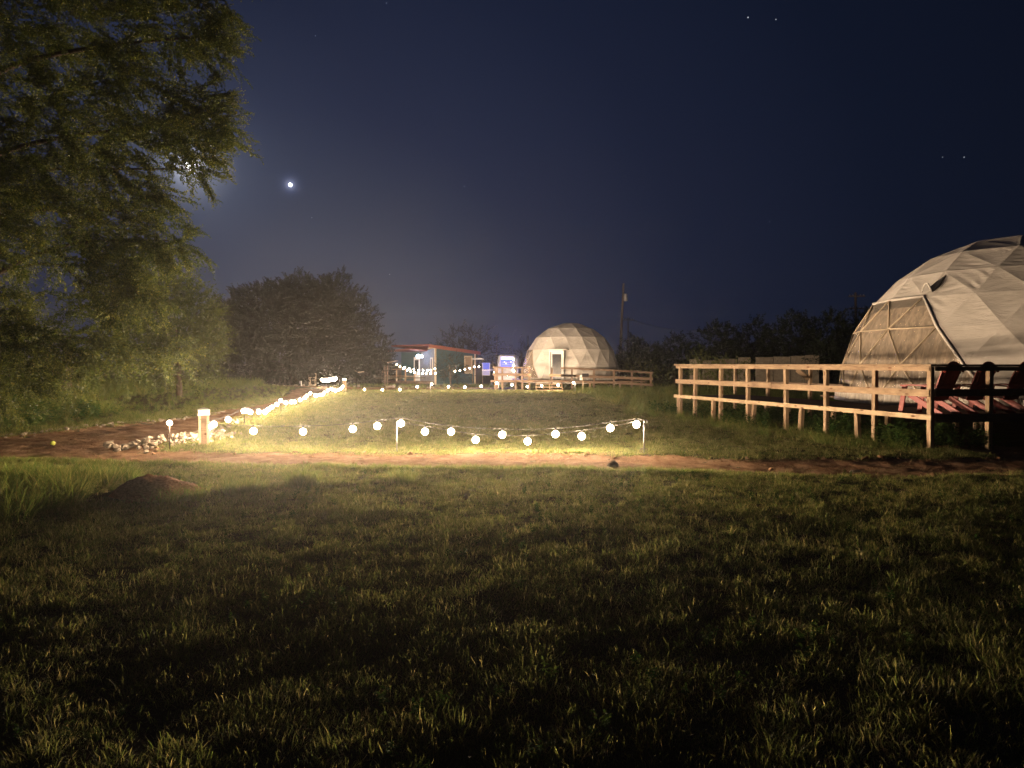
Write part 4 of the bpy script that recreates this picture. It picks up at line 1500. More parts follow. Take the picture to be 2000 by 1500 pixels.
def frames(d, roll):
    """rotation matrices whose first column is d"""
    up = np.where(np.abs(d[:, 2:3]) > .95, np.array([[1., 0, 0]]), np.array([[0., 0, 1]]))
    s = unit(np.cross(up, d)); u = np.cross(d, s)
    c, n = np.cos(roll)[:, None], np.sin(roll)[:, None]
    s2 = s * c + u * n; u2 = -s * n + u * c
    return np.stack([d, s2, u2], -1)


def twig_template(nleaf, L, leafL, leafW, droop, seed, stem=True):
    """a branchlet: leaves set in two loose ranks along a drooping stem"""
    r = np.random.default_rng(seed)
    V, F, T = [], [], []
    def axis(q): return np.array([L * q, .06 * L * math.sin(q * 3 + seed), -droop * L * q * q])
    for i in range(nleaf):
        q = (i + .5) / nleaf
        c = axis(q)
        a = r.uniform(0, 6.28)
        d = np.array([.55, math.cos(a) * .8, math.sin(a) * .8 - .1]); d /= np.linalg.norm(d)
        sd = np.cross(d, r.normal(0, 1, 3)); sd /= np.linalg.norm(sd) + 1e-9
        k = r.uniform(.7, 1.2) * (1 - .35 * q)
        l, w = leafL * k, leafW * k
        i0 = len(V)
        V += [c, c + d * l * .45 + sd * w / 2, c + d * l, c + d * l * .45 - sd * w / 2]
        F += [(i0, i0 + 1, i0 + 2, i0 + 3)]
        T += [r.uniform(0, 1)] * 4
    if stem:
        for i in range(4):
            a, b = axis(i / 4), axis((i + 1) / 4)
            w = np.array([0, .0035, 0]) * (1 - i / 5)
            i0 = len(V)
            V += [a - w, a + w, b + w, b - w]; F += [(i0, i0 + 1, i0 + 2, i0 + 3)]; T += [0.05] * 4
    return np.array(V), np.array(F), np.array(T)


def build_crown(name, parent, base, dirs, scale, temps, mat, rng, tone_shift=None):
    """branchlets set at the given places, all in one crown mesh"""
    n = len(base)
    pick = rng.integers(0, len(temps), n)
    Vs, Fs, Ts = [], [], []
    off = 0
    Rm = frames(unit(dirs), rng.uniform(0, 6.28, n) * .35)
    for k, (tv, tf, tt) in enumerate(temps):
        m = np.where(pick == k)[0]
        if len(m) == 0: continue
        V = np.einsum('nij,vj->nvi', Rm[m], tv) * scale[m, None, None] + base[m, None, :]
        F = tf[None] + (np.arange(len(m)) * len(tv))[:, None, None] + off
        T = np.broadcast_to(tt[None], (len(m), len(tv))).copy()
        T = np.clip(T * .65 + (rng.uniform(0, .35, len(m)) if tone_shift is None else tone_shift[m])[:, None], 0, 1)
        Vs.append(V.reshape(-1, 3)); Fs.append(F.reshape(-1, tf.shape[1])); Ts.append(T.ravel())
        off += len(m) * len(tv)
    V = np.concatenate(Vs) - np.array(parent.location)
    return link(name, arr_mesh(name, V, np.concatenate(Fs), mat, False, {'tone': ('POINT', np.concatenate(Ts))}), parent)


def limb(parent, pts, r0, r1, name='limb', n=8):
    pts = [Vector(p) for p in pts]
    # round the bends
    for _ in range(2):
        q = [pts[0]]
        for a, b in zip(pts, pts[1:]): q += [a.lerp(b, .25), a.lerp(b, .75)]
        q.append(pts[-1]); pts = q
    rad = [r0 + (r1 - r0) * i / (len(pts) - 1) for i in range(len(pts))]
    return tube(name, [p - parent.location for p in pts], rad, M['bark'], parent, n)


rng = np.random.default_rng(77)
# the big tree leaning in from the left: clumps given by where their middles stand, metres deep
TR = Vector((-15.4, 19.5, 0)); TR.z = gzf(TR.x, TR.y)
big_tree = thing('elm_tree', TR, 'big olive-green tree with drooping leafy sprays filling the left side', 'tree')
clumps = [  # px, py, radius px, depth
    (-60, -60, 190, 18), (120, -80, 170, 17), (290, -60, 120, 16.5), (400, -30, 62, 16), (-120, 140, 210, 19), (60, 70, 150, 18), (210, 60, 140, 16.5), (330, 50, 90, 16), (392, 30, 42, 15.6), (424, 86, 24, 15.5), (395, 80, 38, 15.7),
    (-80, 330, 180, 18.5), (90, 210, 150, 17), (230, 180, 120, 16.5), (325, 190, 62, 16), (385, 205, 48, 15.8), (418, 240, 30, 15.6), (395, 275, 46, 15.8), (350, 262, 60, 16), (322, 245, 55, 16.2),
    (50, 330, 150, 17), (180, 310, 120, 16.4), (270, 290, 70, 16), (255, 365, 62, 16.2), (290, 395, 44, 16),
    (-40, 470, 150, 17.6), (90, 440, 130, 16.6), (200, 440, 90, 16), (275, 455, 56, 15.8), (325, 468, 38, 15.6), (352, 478, 20, 15.5), (170, 520, 74, 15.8), (225, 520, 44, 15.6), (150, 590, 60, 15.7), (232, 560, 36, 15.5),
    (262, 585, 34, 15.2), (300, 584, 24, 15.1), (215, 615, 46, 15.4), (205, 650, 36, 15.3),
    (20, 620, 70, 16.2), (-50, 650, 140, 16.8), (60, 672, 74, 15.9), (125, 668, 56, 15.6), (175, 690, 36, 15.4), (225, 688, 36, 15.3), (290, 688, 24, 15.1), (330, 684, 13, 15.0), (20, 730, 62, 16), (-40, 740, 80, 16.5), (75, 718, 46, 15.8)]
B, D, S, TS = [], [], [], []
for px, py, rp, Y in clumps:
    c = np.array(P(px, py, Y)); r = rp * Y / FPX
    nb = int(12.5 * (rp / 60) ** 1.8) + 4
    for k in range(nb):
        v = unit(rng.normal(0, 1, (1, 3)))[0]
        p0 = c + v * r * rng.uniform(.1, .75)
        bd = unit((v * .7 + np.array([.62, -.2, -.18]) + rng.normal(0, .3, 3))[None])[0]
        L = rng.uniform(.45, .95) * min(1, .45 + r)
        n = int(rng.uniform(11, 19))
        q = np.linspace(0, 1, n)
        sag = np.stack([0 * q, 0 * q, -.28 * L * q * q], -1)
        pos = p0 + bd * (q * L)[:, None] + sag + rng.normal(0, .03, (n, 3))
        side = unit(np.cross(bd, np.array([0, 0, 1.]))[None])[0]
        alt = np.where(np.arange(n) % 2, 1, -1) * rng.uniform(.35, .95, n)
        out = bd[None] * .8 + side[None] * alt[:, None] + np.array([0, 0, -.18]) + rng.normal(0, .16, (n, 3))
        B.append(pos); D.append(out); S.append(rng.uniform(.50, .95, n) * (1 - .35 * q)); TS.append(rng.uniform(0, .12, n) + rng.uniform(0, .24))
# long loose sprays reaching past the outline: (px, py) start, end, depth
sprays = [((400, 60), (446, 25), 15.5), ((420, 95), (466, 72), 15.4), ((425, 95), (468, 104), 15.4), ((400, 95), (440, 70), 15.5), ((395, 70), (432, 46), 15.5), ((360, 105), (402, 110), 15.7),
          ((400, 160), (432, 148), 15.6), ((405, 190), (462, 183), 15.5), ((400, 215), (456, 196), 15.5), ((410, 250), (452, 226), 15.5), ((405, 265), (436, 258), 15.6), ((405, 290), (446, 290), 15.6), ((400, 310), (442, 318), 15.6), ((390, 330), (440, 350), 15.6),
          ((385, 330), (420, 398), 15.6), ((345, 300), (330, 335), 15.8), ((300, 440), (322, 530), 15.5), ((350, 475), (368, 524), 15.4), ((325, 480), (328, 530), 15.5), ((320, 470), (304, 520), 15.5), ((290, 470), (250, 550), 15.5), ((230, 540), (214, 620), 15.3),
          ((250, 590), (330, 572), 15.1), ((215, 600), (280, 560), 15.2), ((180, 680), (160, 738), 15.3), ((170, 690), (150, 740), 15.3), ((260, 690), (402, 684), 15.0), ((280, 690), (345, 700), 15.0), ((220, 690), (262, 712), 15.2), ((100, 690), (120, 730), 15.6), ((290, 380), (325, 395), 15.8),
          ((265, 250), (300, 300), 16), ((235, 500), (268, 520), 15.7)]
for a, b, Y in sprays:
    pa, pb = np.array(P(*a, Y + .3)), np.array(P(*b, Y))
    L = np.linalg.norm(pb - pa); n = int(18 + L * 40)
    q = rng.uniform(0, .88, n)
    pos = pa + (pb - pa) * q[:, None] + rng.normal(0, .035, (n, 3)) * (1.3 - q)[:, None]
    B.append(pos); D.append(np.tile((pb - pa) / L, (n, 1)) + rng.normal(0, .28, (n, 3)) + np.array([0, 0, .1])); S.append(rng.uniform(.30, .52, n)); TS.append(rng.uniform(.15, .35, n))
B = np.concatenate(B); D = np.concatenate(D); S = np.concatenate(S); TS = np.concatenate(TS)
N_ELM = len(B)
temps = [twig_template(23, .55, .105, .055, .40, 200 + i) for i in range(5)]
build_crown('crown', big_tree, B, D, S, temps, M['leaf_elm'], rng, TS)
trk = limb(big_tree, [TR + Vector((0, 0, -.2)), TR + Vector((.1, -.1, 1.2)), TR + Vector((.3, -.3, 3.0)), TR + Vector((.6, -.6, 5.5)), TR + Vector((1.2, -1.0, 9))], .40, .12, 'trunk', 10)
for a, b, cpt, r in (((-60, 560), (120, 470), (330, 470), .09), ((-40, 420), (140, 405), (250, 415), .075), ((-20, 300), (150, 260), (400, 240), .10), ((0, 130), (180, 90), (410, 70), .10), ((-60, 660), (90, 650), (330, 686), .07),
                     ((60, 330), (190, 330), (395, 330), .05), ((-60, -20), (140, -40), (400, -20), .11), ((100, 500), (170, 560), (235, 600), .04)):
    limb(big_tree, [TR + Vector((.5, -.4, max(.8, P(*a, 18.5).z - 1))), P(*a, 18.2), P(*b, 16.8), P(*cpt, 15.9)], r, .012)

# the lighter bush-tree beyond it
def blob_tree(name, label, base_px, Y, blobs, n_per, temps, mat, cat='tree', group=None, trunk=True, seed=1, out_bias=(0, -.1, .25), smul=1.0, depthf=.9):
    r = np.random.default_rng(seed)
    p = at_h(base_px, 760, Y); z = gzf(p.x, p.y)
    root = thing(name, (p.x, p.y, z), label, cat, 0, group)
    B, D, S, TS = [], [], [], []
    for px, py, rx, rz, dy in blobs:
        yy = Y + dy
        c = np.array(P(px, py, yy)); ax, az = rx * yy / FPX, rz * yy / FPX
        n = int(n_per * (ax * az) ** .95)
        v = unit(r.normal(0, 1, (n, 3)))
        rad = r.uniform(.35, 1.0, n) ** .45
        lump = 1 + .28 * np.sin(v[:, 0] * 6 + px) * np.sin(v[:, 2] * 7 + py) + .13 * np.sin(v[:, 1] * 9 + v[:, 0] * 11) * np.sin(v[:, 2] * 12 + px)
        pos = c + v * (rad * lump)[:, None] * np.array([ax, max(ax, az) * depthf, az])
        keep = pos[:, 2] > z + .03
        pos, v = pos[keep], v[keep]
        B.append(pos); D.append(v + np.array(out_bias) + r.normal(0, .4, v.shape)); S.append(r.uniform(.7, 1.2, len(pos)) * smul)
        TS.append(np.clip(r.uniform(0, .3, len(pos)) + .0, 0, .4))
    B = np.concatenate(B); D = np.concatenate(D); S = np.concatenate(S); TS = np.concatenate(TS)
    build_crown('crown', root, B, D, S, temps, mat, r, TS)
    if trunk:
        b0 = blobs[0]
        c = P(b0[0], b0[1], Y + b0[4])
        limb(root, [Vector((p.x, p.y, z - .3)), Vector((p.x, p.y, z + (c.z - z) * .35)), Vector(((p.x + c.x) / 2, Y, z + (c.z - z) * .7)), c], .16 * smul, .05 * smul, 'trunk')
        for k in range(3):
            a = r.uniform(-1, 1); bb = blobs[k % len(blobs)]
            limb(root, [Vector((p.x, p.y, z + (c.z - z) * .3)), P((base_px + bb[0]) / 2, bb[1] + bb[3] * .7, Y), P(bb[0], bb[1], Y + bb[4])], .07 * smul, .02 * smul)
    return root


bt = [twig_template(20, .75, .12, .065, .15, 300 + i) for i in range(4)]
blob_tree('bushy_tree', 'rounded olive bush-tree between the big left tree and the wide dark tree', 350, 31,
          [(345, 640, 70, 75, 0), (300, 600, 62, 62, 1.5), (385, 610, 34, 40, -.3), (392, 665, 40, 44, -.6), (350, 705, 62, 44, -.5), (285, 690, 60, 60, 1), (250, 640, 60, 70, 2.5), (402, 700, 26, 28, -.7), (360, 568, 26, 30, 0)],
          190, bt, M['leaf_bush'], seed=4, out_bias=(.25, -.1, .35))
ct = [twig_template(30, .8, .12, .09, .1, 320 + i, False) for i in range(4)]
ct2 = [twig_template(22, .8, .20, .15, .1, 420 + i, False) for i in range(4)]
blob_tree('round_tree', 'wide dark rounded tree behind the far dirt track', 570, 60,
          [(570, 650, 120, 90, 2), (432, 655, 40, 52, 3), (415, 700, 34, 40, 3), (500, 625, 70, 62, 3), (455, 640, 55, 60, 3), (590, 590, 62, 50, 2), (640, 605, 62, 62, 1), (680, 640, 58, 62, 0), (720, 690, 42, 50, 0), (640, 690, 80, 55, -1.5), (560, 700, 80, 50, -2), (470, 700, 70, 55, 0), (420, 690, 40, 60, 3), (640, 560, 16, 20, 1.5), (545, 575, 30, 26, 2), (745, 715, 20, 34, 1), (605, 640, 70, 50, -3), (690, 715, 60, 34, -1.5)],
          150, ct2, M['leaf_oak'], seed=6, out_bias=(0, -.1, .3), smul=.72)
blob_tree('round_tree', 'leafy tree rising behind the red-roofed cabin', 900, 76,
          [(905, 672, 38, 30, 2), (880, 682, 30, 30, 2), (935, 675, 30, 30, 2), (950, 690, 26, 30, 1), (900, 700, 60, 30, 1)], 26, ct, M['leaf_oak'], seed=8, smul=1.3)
blob_tree('shrub', 'pale leafy shrub growing against the teal cabin wall', 880, 57.5,
          [(878, 712, 20, 22, 0), (893, 712, 14, 20, 0), (866, 722, 14, 16, -.2), (884, 730, 26, 14, -.3), (905, 733, 14, 10, -.2)], 90, ct, M['leaf_oak'], 'shrub', seed=9, trunk=True, smul=.55)
# feathery clump by the trailer
blob_tree('palm_clump', 'feathery arching foliage behind the blue-lit trailer', 968, 62,
          [(962, 705, 14, 20, 0), (985, 696, 16, 12, 0), (1000, 690, 16, 14, .5)], 24, [twig_template(14, 1.3, .24, .05, .7, 350 + i) for i in range(3)], M['leaf_oak'], 'plant', seed=10, smul=1.0)
blob_tree('round_tree', 'low dark tree between the trailer and the far dome', 1022, 66, [(1018, 690, 26, 20, 0), (1034, 700, 24, 24, 1)], 40, ct, M['leaf_oak'], seed=12, smul=.9)
TT = [(1232, 682, 26, 36, 62, 'dark tree directly right of the far dome and the tall leaning pole'), (1262, 690, 30, 30, 63, 'dark low tree under the slack wires'), (1318, 680, 40, 34, 60, 'dark tree with a spiky top behind the left end of the near rail'),
      (1395, 672, 44, 48, 57, 'dark domed tree left of the tallest back trees'), (1422, 648, 22, 22, 57, None), (1470, 664, 44, 48, 59, 'tall dark tree in the middle of the right back treeline'), (1545, 656, 52, 52, 58, 'broad dark tree behind the low pale wall'),
      (1618, 644, 48, 46, 58, 'dark tree standing before the double cross-armed pole'), (1690, 660, 60, 60, 60, 'dark tree partly hidden behind the large dome')]
dk = [twig_template(10, .8, .32, .2, .1, 370 + i, False) for i in range(4)]
k = 0
for px, py, rx, rz, Y, lab in TT:
    if lab is None: continue
    py += 16
    bl_ = [(px, py, rx, rz, 1), (px - rx * .5, py + rz * .45, rx * .7, rz * .7, 0), (px + rx * .5, py + rz * .4, rx * .7, rz * .75, 0), (px, 705, rx * 1.1, 22, -1), (px + rx * .2, py - rz * .7, rx * .4, rz * .45, 1)]
    if px == 1395: bl_.append((1422, 656, 18, 18, 1))
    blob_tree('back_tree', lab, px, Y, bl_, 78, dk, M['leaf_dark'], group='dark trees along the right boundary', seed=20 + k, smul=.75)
    k += 1
for px, py, r_, Y, lab in ((1245, 722, 20, 50, 'scrubby bush behind the right end of the far deck'), (1290, 735, 16, 47, 'weedy bush beyond the end of the far rail'), (1372, 718, 22, 40, 'low shrub seen between the first near rail posts'),
                           (1425, 724, 26, 36, 'shrub behind the near walkway, left of its back rail'), (1610, 690, 22, 46, 'dark shrub against the low wall beside the large dome')):
    blob_tree('bush', lab, px, Y, [(px, py, r_, r_, 0), (px + r_ * .7, py + r_ * .5, r_ * .7, r_ * .7, .3), (px - r_ * .7, py + r_ * .4, r_ * .7, r_ * .8, .2)], 80, bt, M['leaf_bush'] if px < 1600 else M['leaf_dark'], 'bush', seed=int(px), trunk=False, group='bushes on the right')

# dim trunk standing under the left trees
p = at_h(130, 765, 27)
tk = thing('shaded_tree', (p.x, p.y, gzf(p.x, p.y)), 'dark thick trunk in the shade below the left foliage', 'tree')
limb(tk, [p + Vector((0, 0, .1)), p + Vector((.0, 0, 1.0)), p + Vector((.1, 0, 2.6))], .22, .15, 'trunk')
limb(tk, [p + Vector((0, 0, .9)), p + Vector((-.6, 0, 1.6)), p + Vector((-1.2, .3, 2.6))], .12, .08)

# ------------------------------------------------------------------ cabin, trailer and other far things
def local_box(name, x0, x1, y0, y1, z0, z1, mat, parent, bev=.0):
    bm = bmesh.new(); add_box(bm, (x0, y0, z0), (x1, y1, z1), bev)
    return link(name, bm_mesh(name, bm, mat), parent)


K = at_h(850, 740, 60); kz = gzf(K.x, K.y)
cabin = thing('cabin', (K.x, K.y, kz), 'teal cabin with red roof edge, porch and a harsh bluish floodlight', 'cabin', math.atan2(.70, .72))
# local x runs along the right-hand wall, local y along the porch wall (to the left and back)
hc = P(850, 676, 60).z - kz
hr = P(924, 689, 63.3).z - kz
hl = P(790, 686.5, 63).z - kz
Lx, Ly = 4.5, 4.9


def wall_poly(name, pts, th, nrm, mat, parent):
    bm = bmesh.new(); nrm = Vector(nrm)
    f = [bm.verts.new(p) for p in pts]; b = [bm.verts.new(Vector(p) + nrm * th) for p in pts]
    bm.faces.new(f); bm.faces.new(b[::-1])
    for i in range(len(pts)): bm.faces.new((f[i], b[i], b[(i + 1) % len(pts)], f[(i + 1) % len(pts)]))
    bmesh.ops.recalc_face_normals(bm, faces=bm.faces)
    return link(name, bm_mesh(name, bm, mat), parent)


wall_poly('side_wall', [(.06, 0, 0), (Lx, 0, 0), (Lx, 0, hr - .1), (.06, 0, hc - .1)], .12, (0, 1, 0), M['teal'], cabin)
# masonry half of the porch wall, then darker boarding
wall_poly('porch_wall', [(0, .06, 0), (0, 2.0, 0), (0, 2.0, hc - .5), (0, .06, hc - .15)], .12, (1, 0, 0), M['stone'], cabin)
wall_poly('porch_wall', [(0.02, 2.003, 0), (0.02, Ly, 0), (0.02, Ly, hl - .1), (0.02, 2.003, hc - .5)], .12, (1, 0, 0), M['teal'], cabin)
nb_ = 0
for r_ in range(12):                               # courses of block on the lit wall
    for c_ in range(4):
        y0 = .75 + c_ * .31 + (.155 if r_ % 2 else 0)
        if y0 > 1.75: continue
        local_box('block', -.035, -.002, y0, y0 + .285, .35 + r_ * .2, .35 + r_ * .2 + .175, M['stone'], cabin)
wall_poly('roof', [(-.9, -.28, hc + .03), (Lx + .35, -.28, hr - .02), (Lx + .35, Ly + .2, hr - .02), (-.9, Ly + .2, hc + .03)], .12, (0, 0, 1), M['roofred'], cabin)
wall_poly('fascia', [(-.9, -.285, hc - .13), (Lx + .35, -.285, hr - .18), (Lx + .35, -.285, hr + .08), (-.9, -.285, hc + .13)], -.03, (0, 1, 0), M['roofred'], cabin)
wall_poly('porch_roof', [(-1.9, 1.0, hl + .12), (-.05, 1.0, hc - .42), (-.05, Ly + .5, hc - .42), (-1.9, Ly + .5, hl - .05)], .08, (0, 0, 1), M['roofred'], cabin)
local_box('corner_trim', -.04, .1, -.05, .058, 0, hc - .12, M['cream'], cabin)
local_box('corner_trim', Lx - .12, Lx + .02, -.05, -.003, 0, hr - .12, M['cream'], cabin)
wz0, wz1 = .9, hr - .28
for a, b, z0, z1 in ((3.2, 3.32, wz0, wz1), (3.98, 4.1, wz0, wz1), (3.32, 3.98, wz1 - .12, wz1), (3.32, 3.98, wz0, wz0 + .1)):
    local_box('window_frame', a, b, -.06, -.003, z0, z1, M['cream'], cabin)
local_box('window_blind', 3.325, 3.975, -.03, -.004, wz0 + .105, wz1 - .125, M['blind'], cabin)
local_box('window_frame', -.05, -.003, .28, .62, .85, 2.3, M['cream'], cabin)
local_box('window_pane', -.06, -.051, .40, .52, 1.3, 2.2, M['glassdark'], cabin)
local_box('door', -.05, -.004, 2.1, 2.95, .3, 2.35, M['white'], cabin)
local_box('door_pane', -.06, -.052, 2.25, 2.8, 1.1, 2.1, M['glassdark'], cabin)
local_box('porch_floor', -1.9, -.07, .1, Ly + .4, .1, .3, M['wood_old'], cabin)
for y in (.4, 1.7, 3.0, Ly + .2):
    local_box('porch_post', -1.85, -1.76, y, y + .09, .3, 1.25 if y < 4 else hl - .03, M['wood'], cabin)
local_box('porch_rail', -1.84, -1.77, .5, Ly + .2, 1.25, 1.33, M['wood'], cabin)
local_box('porch_rail', -1.83, -1.79, .5, Ly + .2, .7, .76, M['wood'], cabin)
tube('downpipe', [(-.9, -.2, hc - .2), (-.35, -.2, hc - .14), (-.13, -.15, hc - .3), (-.13, -.15, 1.2)], .05, M['cream'], cabin, 6)
fl_ = thing('floodlight', (0, 0, 0), 'dazzling bluish white floodlight under the cabin porch roof', 'lamp')
pf = P(817, 696, 60.6); fl_.location = pf
local_box('housing', -.14, .14, .0, .12, -.1, .1, M['black'], fl_)
o_ = lathe('lens', [(.17, 0), (.17, .03), (.12, .055)], M['flood'], fl_, 16, (0, -.004, 0)); o_.rotation_euler = (R(90), 0, 0)
o_ = lathe('lens', [(.12, 0), (.12, .03), (.08, .05)], M['flood'], fl_, 16, (.30, -.004, .0)); o_.rotation_euler = (R(90), 0, R(35))
tube('bracket', [(0, .12, 0), (.1, .6, .25), (.1, .8, .5)], .02, M['black'], fl_, 6)
L = bpy.data.lights.new('floodlight_beam', 'POINT'); L.energy = 95; L.color = (.20, .46, 1.0); L.shadow_soft_size = .12
lo = bpy.data.objects.new('floodlight_beam', L); COL.objects.link(lo); lo.location = (0, -.22, 0); lo.parent = fl_
# rail fence and gate posts left of the cabin
fz = thing('rail_fence', at_h(752, 740, 58), 'thin pale rail fence left of the cabin porch', 'fence')
for px in (752, 757):
    p = at_h(px, 740, 58); link('post', box_mesh('post', (-.05, -.05, -.2), (.05, .05, P(px, 713, 58).z), M['wood_old'], .004), fz, (p.x - fz.location.x, 0, 0))
pa, pb = P(757, 708, 58), P(777, 704.5, 60)
plank('rail', pa, pb, .09, .05, M['wood'], fz)
ls = tag(link('lit_verge', box_mesh('lit_verge', (-2.3, -.5, -.05), (1.6, .5, .0), M['soil'])), 'strip of lit ground before the cabin porch', kind='structure')  # soil slab in the shape of the lit strip of ground
p = P(790, 737.5, 57); ls.location = p

p_ = at_h(990, 740, 53); tz = gzf(p_.x, p_.y)
tr = thing('food_trailer', (p_.x, p_.y, tz), 'rounded silver trailer with blue-lit serving hatch beside the far deck', 'trailer', -.06)
h0, h1 = P(988, 716, 53).z - tz, P(988, 697, 53).z - tz
prof = []
zb_, zt_ = .45, P(988, 692.5, 53).z - tz
x0, x1 = -.70, .92
bm = bmesh.new(); sec = []
for x, k in ((x0, .94), (x0 + .12, 1), (x1 - .35, 1), (x1 - .1, .94), (x1, .8)):
    ring = []
    for i in range(14):
        a = math.pi * i / 13
        ring.append(bm.verts.new((x, 1.05 - 1.05 * math.cos(a) * (1 if k > .9 else .95), zb_ + (zt_ - zb_) * k * (math.sin(a) ** .42 if 0 < i < 13 else 0))))
    sec.append(ring)
for a, b in zip(sec, sec[1:]):
    for i in range(13):
        if i in (2, 3, 4, 5) and False: continue
        bm.faces.new((a[i], a[i + 1], b[i + 1], b[i]))
bm.faces.new(sec[0]); bm.faces.new(sec[-1][::-1])
bmesh.ops.recalc_face_normals(bm, faces=bm.faces)
link('shell', bm_mesh('shell', bm, M['silver'], True), tr)
hw = (1000 - 976.5) / FPX * 53 / 2
local_box('hatch_frame', -hw - .09, -hw, -.1, .0, h0 - .08, h1 + .08, M['silver'], tr)
local_box('hatch_frame', hw, hw + .09, -.1, .0, h0 - .08, h1 + .08, M['silver'], tr)
local_box('hatch_frame', -hw, hw, -.1, .0, h1, h1 + .08, M['silver'], tr)
local_box('counter', -hw - .1, hw + .1, -.34, -.0, h0 - .08, h0 - .03, M['silver'], tr)
local_box('back_wall', -hw, hw, -.02, -.004, h0 - .03, h1, M['bluelit'], tr)
local_box('hatch_lamp', -hw + .04, hw - .02, -.075, -.03, h1 - .20, h1 - .04, M['trailerlight'], tr)
for z, w_ in ((.30, .75), (.17, .8)):
    local_box('shelf', -hw * w_, hw * w_, -.07, -.022, h0 + z - .012, h0 + z + .012, M['silver'], tr)
for k, (x, z) in enumerate(((-.22, .312), (.02, .312), (.17, .182), (-.1, .182), (.26, .312))):
    local_box('canister', x, x + .09, -.065, -.025, h0 + z, h0 + z + (.10 if k % 2 else .07), M['black'] if k in (1, 2) else M['white'], tr)
for s in (-.35, .45):
    bm = bmesh.new(); bmesh.ops.create_cone(bm, cap_ends=True, segments=18, radius1=.32, radius2=.32, depth=.2)
    o = link('wheel', bm_mesh('wheel', bm, M['black']), tr, (s, .25, .32)); o.rotation_euler = (R(90), 0, 0)
L = bpy.data.lights.new('hatch_glow', 'AREA'); L.energy = 170; L.color = (.08, .13, 1.0); L.size = .6
lo = bpy.data.objects.new('hatch_glow', L); COL.objects.link(lo); lo.parent = tr; lo.location = (0, -.55, h1 + .02); lo.rotation_euler = (R(-32), 0, 0)
# blue-lit stacked crates left of the trailer
p = at_h(949.5, 740, 52.2); cz = gzf(p.x, p.y)
w2 = (957 - 942) / FPX * 52.2 / 2
for nm, lab, ya, yb in (('slatted_crate', 'lower white-rimmed slatted crate left of the blue-lit trailer', 733.5, 722), ('slatted_crate', 'upper blue-lit slatted crate stacked left of the blue-lit trailer', 721.6, 708.5)):
    za, zb2 = P(949, ya, 52.2).z, P(949, yb, 52.2).z
    c = thing(nm, (p.x, p.y, za), lab, 'crate', .08, 'crates beside the trailer')
    h = zb2 - za
    for k in range(5):
        local_box('slat', -w2, w2, -.03, 0, h * k / 5 + .01, h * (k + .72) / 5, M['bluelit'] if ya < 730 else M['silver'], c)
    for x in (-w2, w2 - .05): local_box('upright', x, x + .05, -.06, -.032, 0, h, M['silver'], c)
    local_box('back_panel', -w2 + .01, w2 - .01, .5, .53, 0.01, h - .01, M['bluelit'], c)
    local_box('rim', -w2 - .04, w2 + .04 + (.35 if ya > 730 else 0), -.1, .0, h - .04, h - .002, M['white'] if ya > 730 else M['bluelit'], c)
L = bpy.data.lights.new('crate_glow', 'POINT'); L.energy = 22; L.color = (.18, .26, 1.0); L.shadow_soft_size = .1
lo = bpy.data.objects.new('crate_glow', L); COL.objects.link(lo); lo.location = P(962, 716, 51.3)
lo.parent = None
# small pale awning right of the cabin
p = P(933, 701, 62)
aw = thing('lean_to', (p.x, p.y, gzf(p.x, p.y)), 'small grey lean-to roof right of the cabin', 'shed')
zz = p.z - aw.location.z
local_box('roof', -.5, .5, -.4, .6, zz - .06, zz + .06, M['silver'], aw)
for x in (-.45, .4): local_box('post', x, x + .07, -.38, -.3, -.1, zz - .062, M['wood_old'], aw)

# utility poles and wires
def upole(px, py_top, px_b, Y, label, r0, arms=(), drum=False):
    b = at_h(px_b, 740, Y); z = gzf(b.x, b.y); t = P(px, py_top, Y)
    root = thing('utility_pole', (b.x, b.y, z), label, 'utility pole', 0, 'utility poles')
    tube('shaft', [(0, 0, -.3), tuple((t - Vector((b.x, b.y, z))) * .5), tuple(t - Vector((b.x, b.y, z)))], [r0, r0 * .85, r0 * .65], M['pole'], root, 10)
    for py, half in arms:
        q = P(px, py, Y) - Vector((b.x, b.y, z)); w_ = half / FPX * Y
        local_box('crossarm', q.x - w_, q.x + w_, q.y - r0 - .14, q.y - r0 - .02, q.z - .07, q.z + .07, M['pole'], root)
        for s in (-.85, -.45, .45, .85):
            lathe('insulator', [(.05, 0), (.07, .06), (.03, .16)], M['silver'], root, 8, (q.x + s * w_, q.y - r0 - .08, q.z + .072))
    if drum:
        q = P(px + 3.5, 581, Y) - Vector((b.x, b.y, z))
        lathe('transformer', [(.10, -.45), (.24, -.4), (.24, .35), (.12, .45)], M['silver'], root, 12, tuple(q))
        local_box('bracket', q.x - .35, q.x - .2, q.y - .05, q.y + .05, q.z + .0, q.z + .1, M['black'], root)
    return root


upole(1218, 553, 1209, 82, 'tall grey leaning utility pole with a pale transformer behind the far dome', .17, (), True)
upole(1227, 619, 1226, 120, 'short distant pole with slack wires just right of the tall leaning pole', .16, ((625, 11),))
upole(1671, 571, 1672, 84, 'dark utility pole with two crossarms near the large dome', .19, ((579, 16), (603, 15)))
upole(970.5, 654, 969.5, 95, 'thin dark pole rising behind the blue-lit trailer', .12)
upole(1031, 655, 1031, 110, 'thin dark pole just left of the far dome', .12)
wa = P(1229, 623, 120); wb = P(1400, 641, 150); wc = P(1671, 600, 84)
pts = [wa.lerp(wb, i / 12) - Vector((0, 0, 1.1 * 4 * (i / 12) * (1 - i / 12))) for i in range(13)]
w_o = tag(tube('power_wire', pts, .035, M['black']), 'slack dark wire running right from the short distant pole', 'wire')
pts = [P(1213, 618, 119).lerp(wa, i / 6) - Vector((0, 0, .1 * 4 * (i / 6) * (1 - i / 6))) for i in range(7)]
tag(tube('power_wire', pts, .035, M['black']), 'short dark wire between the tall leaning pole and the short one', 'wire')

